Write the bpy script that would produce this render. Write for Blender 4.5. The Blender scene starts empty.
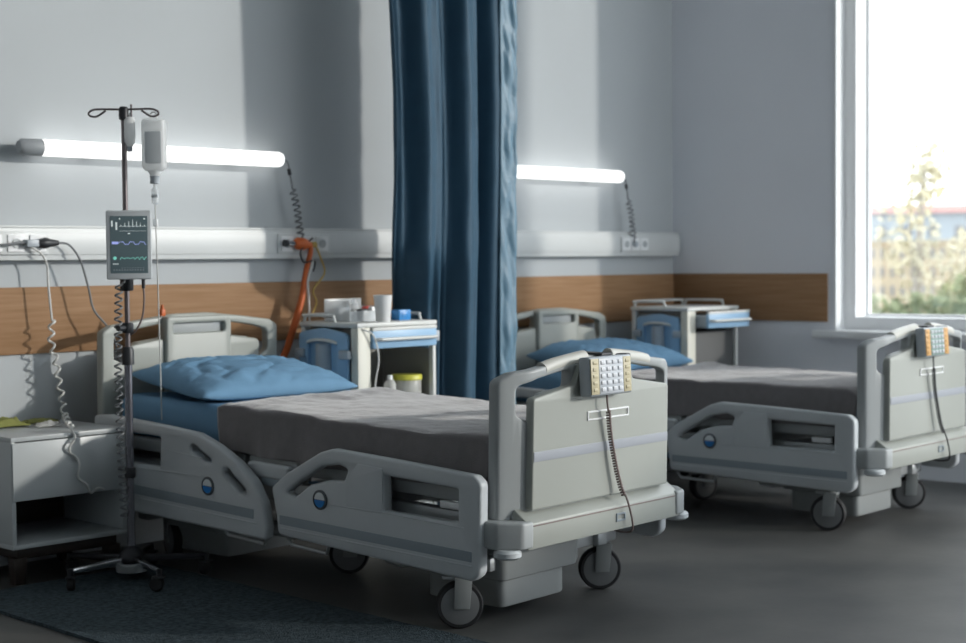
import bpy, bmesh, math, random
from math import sin, cos, tan, pi, radians as R, sqrt, atan2, hypot
from mathutils import Vector as V, Matrix as M4, noise
random.seed(7)
S = bpy.context.scene
C = S.collection

# ------------------------------------------------------------------ materials
def mat(name, col, rough=.5, spec=.5, metal=0, noise_amt=0, noise_scale=8, bump=0, bump_scale=60, stretch=None, col2=None,
        emis=None, emis_s=0, alpha=None, sss=0, coat=0, trans=0, detail=4):
    m = bpy.data.materials.new(name); m.use_nodes = True
    nt = m.node_tree; b = nt.nodes['Principled BSDF']
    b.inputs['Base Color'].default_value = (*col, 1); b.inputs['Roughness'].default_value = rough
    b.inputs['Specular IOR Level'].default_value = spec; b.inputs['Metallic'].default_value = metal
    b.inputs['Coat Weight'].default_value = coat
    b.inputs['Transmission Weight'].default_value = trans
    if emis: b.inputs['Emission Color'].default_value = (*emis, 1); b.inputs['Emission Strength'].default_value = emis_s
    if alpha is not None: b.inputs['Alpha'].default_value = alpha
    if noise_amt or bump or col2:
        tc = nt.nodes.new('ShaderNodeTexCoord'); mp = nt.nodes.new('ShaderNodeMapping')
        nt.links.new(tc.outputs['Object'], mp.inputs['Vector'])
        if stretch: mp.inputs['Scale'].default_value = stretch
    if noise_amt or col2:
        n = nt.nodes.new('ShaderNodeTexNoise'); n.inputs['Scale'].default_value = noise_scale; n.inputs['Detail'].default_value = detail
        nt.links.new(mp.outputs['Vector'], n.inputs['Vector'])
        r = nt.nodes.new('ShaderNodeValToRGB'); r.color_ramp.elements[0].position = .3; r.color_ramp.elements[1].position = .7
        c2 = col2 if col2 else tuple(c * (1 - noise_amt) for c in col)
        r.color_ramp.elements[0].color = (*c2, 1); r.color_ramp.elements[1].color = (*col, 1)
        nt.links.new(n.outputs['Fac'], r.inputs['Fac']); nt.links.new(r.outputs['Color'], b.inputs['Base Color'])
    if bump:
        n2 = nt.nodes.new('ShaderNodeTexNoise'); n2.inputs['Scale'].default_value = bump_scale; n2.inputs['Detail'].default_value = 3
        nt.links.new(mp.outputs['Vector'], n2.inputs['Vector'])
        bp = nt.nodes.new('ShaderNodeBump'); bp.inputs['Strength'].default_value = bump; bp.inputs['Distance'].default_value = .01
        nt.links.new(n2.outputs['Fac'], bp.inputs['Height']); nt.links.new(bp.outputs['Normal'], b.inputs['Normal'])
    return m

def glass_mat(name, tint=(1, 1, 1), gloss=.08):
    m = bpy.data.materials.new(name); m.use_nodes = True; nt = m.node_tree
    for n in list(nt.nodes):
        if n.type != 'OUTPUT_MATERIAL': nt.nodes.remove(n)
    out = [n for n in nt.nodes if n.type == 'OUTPUT_MATERIAL'][0]
    t = nt.nodes.new('ShaderNodeBsdfTransparent'); t.inputs['Color'].default_value = (*tint, 1)
    g = nt.nodes.new('ShaderNodeBsdfGlossy'); g.inputs['Roughness'].default_value = .03
    mx = nt.nodes.new('ShaderNodeMixShader')
    mx.inputs[0].default_value = gloss; nt.links.new(t.outputs[0], mx.inputs[1]); nt.links.new(g.outputs[0], mx.inputs[2])
    nt.links.new(mx.outputs[0], out.inputs['Surface'])
    return m

def milky_mat(name, tint, clear):
    m = bpy.data.materials.new(name); m.use_nodes = True; nt = m.node_tree; b = nt.nodes['Principled BSDF']
    b.inputs['Base Color'].default_value = (*tint, 1); b.inputs['Roughness'].default_value = .3
    out = [n for n in nt.nodes if n.type == 'OUTPUT_MATERIAL'][0]
    tl = nt.nodes.new('ShaderNodeBsdfTranslucent'); tl.inputs['Color'].default_value = (*tint, 1)
    t = nt.nodes.new('ShaderNodeBsdfTransparent'); m1 = nt.nodes.new('ShaderNodeMixShader'); m1.inputs[0].default_value = .5
    m2 = nt.nodes.new('ShaderNodeMixShader'); m2.inputs[0].default_value = clear
    nt.links.new(b.outputs[0], m1.inputs[1]); nt.links.new(tl.outputs[0], m1.inputs[2])
    nt.links.new(m1.outputs[0], m2.inputs[1]); nt.links.new(t.outputs[0], m2.inputs[2]); nt.links.new(m2.outputs[0], out.inputs['Surface'])
    return m

def clear_mat(name, tint, mixf=.35, rough=.25):
    """thin clear or milky plastic: part see-through, part diffuse"""
    m = bpy.data.materials.new(name); m.use_nodes = True; nt = m.node_tree; b = nt.nodes['Principled BSDF']
    b.inputs['Base Color'].default_value = (*tint, 1); b.inputs['Roughness'].default_value = rough
    out = [n for n in nt.nodes if n.type == 'OUTPUT_MATERIAL'][0]
    t = nt.nodes.new('ShaderNodeBsdfTransparent'); mx = nt.nodes.new('ShaderNodeMixShader'); mx.inputs[0].default_value = mixf
    nt.links.new(t.outputs[0], mx.inputs[1]); nt.links.new(b.outputs[0], mx.inputs[2]); nt.links.new(mx.outputs[0], out.inputs['Surface'])
    return m

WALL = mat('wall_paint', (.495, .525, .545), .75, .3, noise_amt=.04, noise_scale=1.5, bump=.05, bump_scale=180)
WALLR = mat('window_wall_glow', (.80, .82, .87), .75, .3, noise_amt=.03, noise_scale=1.5, bump=.05, bump_scale=180)  # wall colour lightened in place of the glow around the window
TRIM = mat('white_trim', (.87, .88, .89), .4, noise_amt=.02)
FRAMEG = mat('window_frame_glow', (.88, .89, .90), .35)  # frame colour whitened to carry the bloom of the window
RAIL = mat('trunking_plastic', (.66, .68, .68), .4, noise_amt=.02)
WOOD = mat('oak_laminate', (.36, .215, .12), .6, .15, noise_amt=.0, col2=(.285, .16, .08), noise_scale=3, stretch=(1.2, 1.2, 22), bump=.03)
FLOOR = mat('grey_resin_floor', (.118, .117, .112), .5, .3, noise_amt=0, col2=(.070, .072, .072), noise_scale=2.2, bump=.06, bump_scale=25, detail=8)
CEIL = mat('ceiling_paint', (.5, .52, .54), .8)
RUGM = mat('rug_pile', (.085, .112, .128), .95, .1, col2=(.032, .044, .052), noise_scale=55, bump=.9, bump_scale=140)
BEDP = mat('bed_plastic', (.365, .38, .35), .38, .45, noise_amt=.03, noise_scale=5)
BEDS = mat("bed_side_plastic", (.53, .56, .58), .4, .45, noise_amt=.03, noise_scale=5)
BEDG = mat('bed_grey_plastic', (.35, .37, .375), .42)
STRIPE = mat('grey_blue_stripe', (.27, .315, .35), .45)
LSTRIPE = mat('light_grey_stripe', (.33, .35, .39), .45)
HANDLE = mat('cream_handle', (.55, .545, .50), .32)
METAL = mat('painted_metal', (.42, .44, .45), .38, metal=.3)
CHROME = mat('chrome', (.72, .73, .75), .18, metal=1)
COLM = mat('column_cover', (.25, .265, .265), .45)  # cover colour taken darker for the shade under the foot ledge
DARK = mat('dark_plastic', (.022, .024, .028), .45)
TYRE = mat('rubber_tyre', (.012, .012, .014), .7)
HUBG = mat('hub_grey', (.16, .165, .17), .45)
LPOLE = mat('lower_pole_metal', (.22, .22, .25), .25, metal=.8)
BLACKM = mat('black_metal', (.035, .035, .04), .35, metal=.4)
POLEM = mat('pole_bronze', (.20, .17, .17), .28, metal=.75)
BLUESH = mat('blue_cotton', (.17, .325, .49), .8, .2, noise_amt=.08, noise_scale=9, bump=.15, bump_scale=220)
BLANK = mat('grey_blanket', (.22, .205, .21), .95, .1, noise_amt=.10, noise_scale=30, bump=.35, bump_scale=260)
_b = BLANK.node_tree.nodes['Principled BSDF']; _b.inputs['Sheen Weight'].default_value = .9; _b.inputs['Sheen Roughness'].default_value = .35
CURT = mat('blue_curtain', (.028, .078, .128), .65, .35, noise_amt=.12, noise_scale=14, bump=.12, bump_scale=240)
HEM = mat('curtain_hem_sunlit', (.10, .20, .28), .45, .5, bump=.2, bump_scale=60)  # hem colour lightened against the curtain cloth so it reads as sunlit
NSW = mat('white_laminate', (.50, .53, .54), .35, noise_amt=.02)
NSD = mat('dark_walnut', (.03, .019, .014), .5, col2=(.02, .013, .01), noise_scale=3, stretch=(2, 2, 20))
CBLUE = mat('cart_blue', (.29, .48, .68), .4, noise_amt=.03)
CWHITE = mat('cart_white', (.66, .67, .65), .4, noise_amt=.02)
CGREY = mat('cart_grey', (.42, .46, .50), .4)
CBACK = mat('cart_back_panel', (.25, .25, .235), .5)
CDARK = mat('cart_door_shaded', (.075, .078, .08), .6)  # dark grey door, darkened further for the shade it stands in
CREAM = mat('cream_plastic', (.66, .65, .57), .45)
LAMP = mat('lamp_tube', (.9, .9, .9), .4, emis=(1, .985, .95), emis_s=1.6)
CAPG = mat('lamp_cap', (.33, .35, .37), .4)
ORANGE = mat('orange_rubber', (.62, .13, .025), .45, noise_amt=.1)
YELL = mat('yellow_tube', (.60, .42, .12), .5)
GREYC = mat('grey_cable', (.19, .20, .21), .5)
WHITEC = mat('white_cable', (.66, .66, .64), .5)
BROWNC = mat('brown_cable', (.20, .15, .14), .5)
SCREEN = mat('screen_glass', (.035, .055, .062), .22, .5, emis=(.30, .42, .46), emis_s=.13)
TR_W = mat('trace_white', (.7, .75, .75), .5, emis=(.75, .85, .85), emis_s=.32)
TR_B = mat('trace_blue', (.3, .35, .7), .5, emis=(.36, .42, .85), emis_s=.6)
TR_G = mat('trace_green', (.2, .6, .5), .5, emis=(.22, .62, .54), emis_s=.45)
MONW = mat('monitor_shell', (.52, .55, .57), .4)
BOTTLE = milky_mat('milky_bottle', (.95, .96, .96), .04)
LIQ = mat('bottle_label', (.66, .69, .71), .35)
CLEAR = clear_mat('clear_plastic', (.80, .84, .86), .38)
MILK = milky_mat('milky_plastic', (.82, .82, .80), .25)
BADGEW = mat('badge_white', (.72, .75, .78), .3)
BADGEB = mat('badge_blue', (.02, .22, .62), .3)
BADGED = mat('badge_ring', (.10, .115, .13), .35, metal=.4)
KEYW = mat('key_panel_grey', (.50, .53, .57), .4)
KEYB = mat('key_white', (.60, .62, .66), .35)
KEYY = mat('key_panel_yellow', (.52, .46, .30), .45)
KEYO = mat('key_panel_orange', (.60, .33, .10), .45)
KEYG = mat('key_panel_green', (.20, .30, .27), .45)
YLID = mat('yellow_lid', (.62, .60, .08), .4)
BLUEP = mat('blue_plastic', (.02, .22, .55), .35)
RED = mat('red_plastic', (.62, .10, .08), .4)
GLOVE = mat('yellow_green_cloth', (.24, .25, .08), .8, .2, bump=.3, bump_scale=30)
GLASS = glass_mat('window_glass')
# outdoors
BEIGE = mat('beige_render', (.44, .37, .27), .9, noise_amt=.05, noise_scale=.6)
OWIN = mat('far_window', (.20, .20, .21), .3)
FARB = mat('far_building', (.34, .38, .42), .9)
FARR = mat('red_roof', (.42, .22, .20), .9)
LEAFY = mat('yellow_leaf', (.56, .50, .33), .8, col2=(.54, .52, .42), noise_scale=1.2)
LEAFG = mat('green_leaf', (.12, .165, .10), .8, col2=(.30, .32, .17), noise_scale=1.1)
BARK = mat('pale_bark', (.42, .38, .34), .9)
GROUND = mat('pale_ground', (.55, .56, .52), .95, noise_amt=.1, noise_scale=.4)

# ------------------------------------------------------------------ mesh helpers
class MB:
    def __init__(s): s.bm = bmesh.new()
    def add_mesh(s, me, Mx=None):
        t = bmesh.new(); t.from_mesh(me)
        if Mx: t.transform(Mx)
        me2 = bpy.data.meshes.new('tmp'); t.to_mesh(me2); t.free(); s.bm.from_mesh(me2); bpy.data.meshes.remove(me2); return s
    def box(s, x0, x1, y0, y1, z0, z1, bev=0, seg=2, Mx=None):
        t = bmesh.new(); bmesh.ops.create_cube(t, size=1)
        t.transform(M4.Translation(((x0+x1)/2, (y0+y1)/2, (z0+z1)/2)) @ M4.Diagonal((abs(x1-x0), abs(y1-y0), abs(z1-z0), 1)))
        if bev: bmesh.ops.bevel(t, geom=list(t.edges), offset=bev, segments=seg, affect='EDGES', profile=.5)
        if Mx: t.transform(Mx)
        me = bpy.data.meshes.new('tmp'); t.to_mesh(me); t.free(); s.bm.from_mesh(me); bpy.data.meshes.remove(me); return s
    def hexa(s, pts, bev=0):
        """8 points: bottom ring 4, top ring 4"""
        t = bmesh.new(); v = [t.verts.new(p) for p in pts]
        for f in ((3, 2, 1, 0), (4, 5, 6, 7), (0, 1, 5, 4), (1, 2, 6, 5), (2, 3, 7, 6), (3, 0, 4, 7)): t.faces.new([v[i] for i in f])
        bmesh.ops.recalc_face_normals(t, faces=t.faces)
        if bev: bmesh.ops.bevel(t, geom=list(t.edges), offset=bev, segments=2, affect='EDGES', profile=.5)
        me = bpy.data.meshes.new('tmp'); t.to_mesh(me); t.free(); s.bm.from_mesh(me); bpy.data.meshes.remove(me); return s
    def lathe(s, prof, seg=28, Mx=None):
        """prof: (r, z) bottom to top, turned round z"""
        t = bmesh.new(); rings = []
        for r, z in prof:
            rings.append([t.verts.new((max(r, 1e-5)*cos(2*pi*i/seg), max(r, 1e-5)*sin(2*pi*i/seg), z)) for i in range(seg)])
        for a, b in zip(rings, rings[1:]):
            for i in range(seg): t.faces.new((a[i], a[(i+1) % seg], b[(i+1) % seg], b[i]))
        if prof[0][0] > 1e-4: t.faces.new(rings[0][::-1])
        if prof[-1][0] > 1e-4: t.faces.new(rings[-1])
        bmesh.ops.remove_doubles(t, verts=t.verts, dist=1e-6)
        bmesh.ops.recalc_face_normals(t, faces=t.faces)
        if Mx: t.transform(Mx)
        me = bpy.data.meshes.new('tmp'); t.to_mesh(me); t.free(); s.bm.from_mesh(me); bpy.data.meshes.remove(me); return s
    def cyl(s, p0, p1, r, r1=None, seg=20): return s.tube([p0, p1], r, seg, r1)
    def tube(s, pts, r, seg=10, r1=None, closed=False):
        pts = [V(p) for p in pts]; n = len(pts); t = bmesh.new(); rings = []
        up = None
        for i, p in enumerate(pts):
            if closed: d = (pts[(i+1) % n]-pts[i-1])
            else: d = (pts[min(i+1, n-1)]-pts[max(i-1, 0)])
            d.normalize()
            if up is None:
                up = V((0, 0, 1)) if abs(d.z) < .9 else V((1, 0, 0))
            a = d.cross(up)
            if a.length < 1e-6: a = d.orthogonal()
            a.normalize(); up = a.cross(d).normalized()
            rr = r if r1 is None else r + (r1-r)*i/(n-1)
            if isinstance(r, (list, tuple)): rr = r[i]
            rings.append([t.verts.new(p + (a*cos(2*pi*k/seg) + up*sin(2*pi*k/seg))*rr) for k in range(seg)])
        m = n if closed else n-1
        for i in range(m):
            A, B = rings[i], rings[(i+1) % n]
            for k in range(seg): t.faces.new((A[k], A[(k+1) % seg], B[(k+1) % seg], B[k]))
        if not closed: t.faces.new(rings[0][::-1]); t.faces.new(rings[-1])
        bmesh.ops.recalc_face_normals(t, faces=t.faces)
        me = bpy.data.meshes.new('tmp'); t.to_mesh(me); t.free(); s.bm.from_mesh(me); bpy.data.meshes.remove(me); return s
    def sphere(s, c, r, sc=(1, 1, 1), sub=3):
        t = bmesh.new(); bmesh.ops.create_uvsphere(t, u_segments=8*sub//2+8, v_segments=6*sub//2+6, radius=r)
        t.transform(M4.Translation(c) @ M4.Diagonal((*sc, 1)))
        me = bpy.data.meshes.new('tmp'); t.to_mesh(me); t.free(); s.bm.from_mesh(me); bpy.data.meshes.remove(me); return s
    def plate(s, outer, holes, depth, bev, Mx):
        """outline with holes in local xy, thickness along local z (centred)"""
        cu = bpy.data.curves.new('tmp', 'CURVE'); cu.dimensions = '2D'; cu.fill_mode = 'BOTH'
        def orient(p, ccw):
            a = sum(p[i][0]*p[(i+1) % len(p)][1]-p[(i+1) % len(p)][0]*p[i][1] for i in range(len(p)))
            return p if (a > 0) == ccw else p[::-1]
        for k, pl in enumerate([outer]+list(holes)):
            pl = orient(list(pl), k == 0)
            sp = cu.splines.new('POLY'); sp.points.add(len(pl)-1)
            for q, pt in zip(sp.points, pl): q.co = (pt[0], pt[1], 0, 1)
            sp.use_cyclic_u = True
        cu.extrude = max(depth/2-bev, 0); cu.bevel_depth = bev; cu.bevel_resolution = 2; cu.offset = -bev
        o = bpy.data.objects.new('tmp', cu)
        C.objects.link(o); dg = bpy.context.evaluated_depsgraph_get(); me = bpy.data.meshes.new_from_object(o.evaluated_get(dg))
        bpy.data.objects.remove(o); bpy.data.curves.remove(cu)
        s.add_mesh(me, Mx); bpy.data.meshes.remove(me); return s
    def build(s, name, m, parent=None, smooth=40, Mx=None, loc=None):
        bmesh.ops.remove_doubles(s.bm, verts=s.bm.verts, dist=1e-5)
        if Mx: s.bm.transform(Mx)
        if loc: s.bm.transform(M4.Translation(-V(loc)))
        me = bpy.data.meshes.new(name); s.bm.to_mesh(me); s.bm.free(); me.materials.append(m)
        if smooth:
            for p in me.polygons: p.use_smooth = True
            try: me.set_sharp_from_angle(angle=R(smooth))
            except Exception: pass
        o = bpy.data.objects.new(name, me); C.objects.link(o)
        if parent: o.parent = parent
        if loc: o.location = loc
        return o

def rp(pts, n=6):
    """polygon with rounded corners: (x, y, radius)"""
    out = []; L = len(pts)
    for i, p in enumerate(pts):
        x, y = p[0], p[1]; r = p[2] if len(p) > 2 else 0
        if r <= 0: out.append((x, y)); continue
        P = V((x, y)); a = V(pts[i-1][:2])-P; b = V(pts[(i+1) % L][:2])-P
        la, lb = a.length, b.length; a.normalize(); b.normalize()
        ang = a.angle(b); d = min(r/tan(ang/2), la*.48, lb*.48)
        p0 = P+a*d; p1 = P+b*d
        for k in range(n+1):
            t = k/n; q = p0*(1-t)**2+P*2*t*(1-t)+p1*t*t; out.append((q.x, q.y))
    return out

def bez(pts, n=10):
    """Catmull-Rom through points"""
    pts = [V(p) for p in pts]; out = []
    for i in range(len(pts)-1):
        p0 = pts[max(i-1, 0)]; p1 = pts[i]; p2 = pts[i+1]; p3 = pts[min(i+2, len(pts)-1)]
        for k in range(n):
            t = k/n
            out.append(.5*((2*p1)+(p2-p0)*t+(2*p0-5*p1+4*p2-p3)*t*t+(3*p1-p0-3*p2+p3)*t**3))
    out.append(pts[-1]); return out

def coil(path, rad, turns, n=14):
    """helix of given radius wound round a smooth path"""
    pts = bez(path, 12); L = [0]
    for a, b in zip(pts, pts[1:]): L.append(L[-1]+(b-a).length)
    tot = L[-1]; N = int(turns*n); out = []
    j = 0
    for i in range(N+1):
        s = tot*i/N
        while j < len(L)-2 and L[j+1] < s: j += 1
        t = (s-L[j])/max(L[j+1]-L[j], 1e-9); p = pts[j].lerp(pts[j+1], t); d = (pts[j+1]-pts[j]).normalized()
        a = d.cross(V((.3, 1, .1))).normalized(); b = d.cross(a)
        ph = 2*pi*i/n; out.append(p+(a*cos(ph)+b*sin(ph))*rad)
    return out

def tag(o, label=None, cat=None, group=None, kind=None):
    if label: o['label'] = label
    if cat: o['category'] = cat
    if group: o['group'] = group
    if kind: o['kind'] = kind
    return o
def empty(name, loc, rz, label, cat, group=None):
    o = bpy.data.objects.new(name, None); C.objects.link(o); o.empty_display_size = .1
    o.location = loc; o.rotation_euler = (0, 0, rz); return tag(o, label, cat, group)
def struct(o): o['kind'] = 'structure'; return o
def copy_tree(o, parent=None):
    c = o.copy(); C.objects.link(c)
    if parent: c.parent = parent; c.matrix_parent_inverse = o.matrix_parent_inverse.copy()
    for ch in list(o.children): copy_tree(ch, c)
    return c
XZ = M4(((1, 0, 0, 0), (0, 0, -1, 0), (0, 1, 0, 0), (0, 0, 0, 1)))      # local (x, y, z) -> world (x, -z, y)
YZ = M4(((0, 0, 1, 0), (1, 0, 0, 0), (0, 1, 0, 0), (0, 0, 0, 1)))       # local (x, y, z) -> world (z, x, y)
def T(x, y, z): return M4.Translation((x, y, z))

# ------------------------------------------------------------------ camera
cam = bpy.data.cameras.new('camera'); co = bpy.data.objects.new('camera', cam); C.objects.link(co); S.camera = co
F = 1534.43; yaw, pit, rol = .793397, .04052, .00871
fw = V((sin(yaw)*cos(pit), cos(yaw)*cos(pit), -sin(pit))); r0 = V((cos(yaw), -sin(yaw), 0)); d0 = fw.cross(r0)
rt = r0*cos(rol)+d0*sin(rol); dn = d0*cos(rol)-r0*sin(rol)
mw = M4(((rt.x, -dn.x, -fw.x, -6.14827), (rt.y, -dn.y, -fw.y, -5.89287), (rt.z, -dn.z, -fw.z, 1.26036), (0, 0, 0, 1)))
co.matrix_world = mw
cam.sensor_width = 36; cam.lens = F*36/966; cam.clip_start = .05; cam.clip_end = 500
cam.dof.use_dof = True; cam.dof.focus_distance = 5.0; cam.dof.aperture_fstop = 2.6

# ------------------------------------------------------------------ the room
CX = 1.5394; ra = atan2(-cos(R(5.787)), sin(R(5.787)))       # right wall leaves the corner at this angle
RWM = T(CX, 0, 0) @ M4.Rotation(ra, 4, 'Z')                 # local x along the wall, y outwards
H = 5.4; YF = -9.0; XL = -7.6
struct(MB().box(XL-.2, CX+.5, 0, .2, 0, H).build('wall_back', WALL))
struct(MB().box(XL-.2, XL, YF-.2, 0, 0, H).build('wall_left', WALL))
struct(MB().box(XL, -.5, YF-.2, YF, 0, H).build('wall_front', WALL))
struct(MB().box(XL-.2, 3.4, YF-.2, .2, -.2, 0).build('floor', FLOOR))
struct(MB().box(XL-.2, 2.3, YF-.2, .2, H, H+.2).build('ceiling', CEIL))
W0, W1, WB, WT = 1.095, 2.62, .83, 3.75
w = MB()
w.box(0, W0, 0, .3, 0, H); w.box(W0, W1, 0, .3, 0, WB); w.box(W0, W1, 0, .3, WT, H); w.box(W1, 2.95, 0, .3, 0, H); w.box(2.95, 6.9, 0, .3, 0, .28); w.box(6.9, 9.2, 0, .3, 0, 2.2)  # two low end boxes are unseen walls added to shade bed undersides and floor
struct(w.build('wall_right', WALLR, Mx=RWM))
wf = struct(MB().plate([(W0, WB), (W1, WB), (W1, WT), (W0, WT)], [[(W0+.085, WB+.075), (W1-.085, WB+.075), (W1-.085, WT-.08), (W0+.085, WT-.08)]], .195, .004, XZ).build('window_1', FRAMEG, Mx=RWM @ T(0, .1985, 0)))
MB().plate([(W0+.08, WB+.07), (W1-.08, WB+.07), (W1-.08, WT-.075), (W0+.08, WT-.075)], [[(W0+.10, WB+.09), (W1-.10, WB+.09), (W1-.10, WT-.095), (W0+.10, WT-.095)]], .04, .003, XZ).build('glazing_bead', FRAMEG, wf, Mx=RWM @ T(0, .265, 0))
MB().box(W0+.09, W1-.09, .280, .286, WB+.08, WT-.085).build('pane', GLASS, wf, Mx=RWM)
MB().plate([(W0, WB), (W1, WB), (W1, WT), (W0, WT)], [[(W0+.012, WB+.002), (W1-.012, WB+.002), (W1-.012, WT-.012), (W0+.012, WT-.012)]], .11, .002, XZ).build('reveal_lining', TRIM, wf, Mx=RWM @ T(0, .05, 0))
struct(MB().box(W0-.11, W1+.11, -.075, .10, WB-.045, WB, .006).build('trim_1', TRIM, Mx=RWM))      # window sill board
struct(MB().box(XL, CX, -.014, 0, .879, 1.16, .002).build('trim_2', WOOD))                            # wood wall guard
struct(MB().box(.014, 1.054, -.014, 0, .879, 1.16, .002).build('trim_3', WOOD, Mx=RWM))

# cable trunking along the back wall
tk = empty('cable_trunking', (-2, -.03, 1.27), 0, 'long pale grey cable trunking across the back wall above the wood strip', 'trunking')
MB().box(XL+.01, CX-.012, -.06, -.002, 1.272, 1.408, .004).build('trunking_body', RAIL, tk, Mx=T(2, .03, -1.27))
MB().box(XL+.01, CX-.012, -.066, -.058, 1.295, 1.392, .002).build('cover_strip', RAIL, tk, Mx=T(2, .03, -1.27))
MB().box(XL+.01, CX-.012, -.056, -.004, 1.408, 1.418, .003).build('top_lip', RAIL, tk, Mx=T(2, .03, -1.27))

def plate_unit(x0, x1, label, n, name='socket_plate'):
    o = empty(name, ((x0+x1)/2, -.066, 1.343), 0, label, 'socket', None)
    wd = x1-x0
    MB().box(-wd/2, wd/2, -.008, 0, -.047, .047, .003).build('face_plate', RAIL, o)
    for i in range(n):
        cx = -wd/2+wd*(i+.5)/n
        MB().plate(rp([(-.038, -.036, .006), (.038, -.036, .006), (.038, .036, .006), (-.038, .036, .006)]), [], .006, .002, XZ).build('socket_insert', TRIM, o, Mx=T(cx, -.01, 0))
        MB().lathe([(.0, 0), (.020, 0), (.020, .002), (.016, .002), (.016, .0005), (0, .0005)], 20, Mx=T(cx, -.0155, 0) @ M4.Rotation(R(90), 4, 'X')).build('socket_hole', NSW, o)
    return o
plate_unit(-3.13, -2.83, 'white socket plate at the left end of the trunking with red and black switches', 3)
for o in [q for q in bpy.data.objects if q.name == 'socket_plate']:
    for dz in (-.012, .014):
        MB().box(-.115, -.088, -.020, -.012, dz-.007, dz+.007, .002).build('switch', RED if dz > 0 else DARK, o)
plate_unit(-1.62, -1.30, 'white socket plate on the trunking where the orange hose is plugged in', 3)
plate_unit(.945, 1.20, 'white socket plate at the corner end of the trunking, under the right tube lamp', 3)

# ------------------------------------------------------------------ lamps
def lamp(x0, x1, label, left_cap):
    z = 1.742; y = -.075
    o = empty('tube_lamp', ((x0+x1)/2, 0, z), 0, label, 'lamp', 'tube lamps on the back wall')
    Q = T(-(x0+x1)/2, 0, -z)
    MB().tube([(x0, y, z), (x0+.006, y, z), (x1-.02, y, z), (x1-.006, y, z), (x1, y, z)], [.030, .035, .035, .030, .016], 24).build('tube', LAMP, o, Mx=Q)
    MB().tube([(x0-.10, y, z), (x0-.085, y, z), (x0+.002, y, z)], [.024, .034, .0365], 24).build('end_cap', CAPG, o, Mx=Q)
    for k in (.2, .8):
        xx = x0+(x1-x0)*k
        MB().box(xx-.02, xx+.02, y+.02, 0, z-.022, z+.022, .004).build('bracket', CAPG, o, Mx=Q)
    return o
lamp(-2.86, -1.593, 'lit white tube lamp on the wall behind the drip stand', True)
lamp(-.33, .945, 'lit white tube lamp half hidden by the blue curtain, over the far bed', True)
def lamp_cable(x, label):
    p = bez([(x-.005, -.075, 1.742), (x+.03, -.075, 1.73), (x+.045, -.078, 1.66), (x+.055, -.08, 1.60)], 8)
    q = coil([(x+.055, -.08, 1.60), (x+.075, -.085, 1.52), (x+.085, -.085, 1.45), (x+.10, -.082, 1.385)], .015, 8)
    e = bez([q[-1], (x+.10, -.085, 1.365), (x+.105, -.08, 1.345)], 6)
    o = empty('coiled_lamp_cable', (x+.1, -.08, 1.35), 0, label, 'cable', 'coiled cables of the tube lamps')
    Q = T(-x-.1, .08, -1.35)
    MB().tube(p+q+e, .0042, 8).build('cord', GREYC, o, Mx=Q)
    MB().tube([(x+.036, -.0765, 1.70), (x+.043, -.077, 1.672)], .009, 12).build('strain_relief', DARK, o, Mx=Q)
    MB().tube([(x+.105, -.073, 1.345), (x+.105, -.10, 1.345)], .016, 16).build('plug', CGREY, o, Mx=Q)
lamp_cable(-1.588, 'dark coiled cable hanging from the left tube lamp to the orange hose socket')
lamp_cable(.95, 'grey coiled cable hanging from the right tube lamp in the corner')

# ------------------------------------------------------------------ oxygen outlet and orange hose
o = empty('hose_connector', (-1.49, -.075, 1.342), 0, 'orange hose connector with a silver end plugged into the trunking', 'connector')
Q = T(1.46, .075, -1.342)
MB().tube([(-1.56, -.10, 1.344), (-1.53, -.10, 1.344), (-1.505, -.10, 1.343)], [.012, .014, .011], 16).build('metal_end', CHROME, o, Mx=Q)
MB().tube([(-1.574, -.10, 1.345), (-1.556, -.10, 1.344)], .017, 16).build('black_collar', DARK, o, Mx=Q)
MB().tube([(-1.51, -.10, 1.343), (-1.495, -.10, 1.343), (-1.46, -.10, 1.342), (-1.43, -.10, 1.340), (-1.415, -.10, 1.338)], [.018, .029, .030, .020, .014], 20).build('grip', ORANGE, o, Mx=Q)
MB().tube([(-1.385, -.074, 1.338), (-1.385, -.10, 1.338)], .014, 14).build('brass_nipple', YELL, o, Mx=Q)
hp = bez([(-1.445, -.10, 1.336), (-1.448, -.103, 1.30), (-1.482, -.11, 1.207), (-1.51, -.112, 1.087), (-1.553, -.112, .97), (-1.602, -.112, .849), (-1.636, -.112, .767), (-1.655, -.105, .50), (-1.65, -.10, .25), (-1.65, -.10, .02)], 10)
tag(MB().tube(hp, [.011+.006*min(1, i/40) for i in range(len(hp))], 14).build('orange_hose', ORANGE), 'orange hose hanging from the trunking down behind the near bed', 'hose')
tag(MB().tube(bez([(-1.415, -.10, 1.338), (-1.385, -.10, 1.28), (-1.36, -.10, 1.20), (-1.43, -.10, 1.12), (-1.412, -.10, 1.06), (-1.445, -.105, 1.0)], 10), .0045, 8).build('yellow_tube', YELL), 'thin yellow tube looping down the wall beside the orange hose', 'tube')
tag(MB().tube(bez([(-1.45, -.125, 1.26), (-1.487, -.13, 1.168), (-1.483, -.13, 1.072), (-1.49, -.14, .986), (-1.50, -.155, .905), (-1.50, -.16, .6)], 10), .005, 8).build('white_tube', WHITEC), 'thin white tube hanging straight down behind the near cabinet', 'tube')
tag(MB().tube(bez([(-1.44, -.11, 1.37), (-1.50, -.12, 1.33), (-1.515, -.11, 1.30), (-1.50, -.115, 1.255), (-1.45, -.12, 1.26), (-1.43, -.115, 1.25), (-1.445, -.12, 1.21)], 8), .0045, 8).build('dark_cord', DARK), 'short dark cord looped under the orange hose connector', 'cable')

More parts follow.
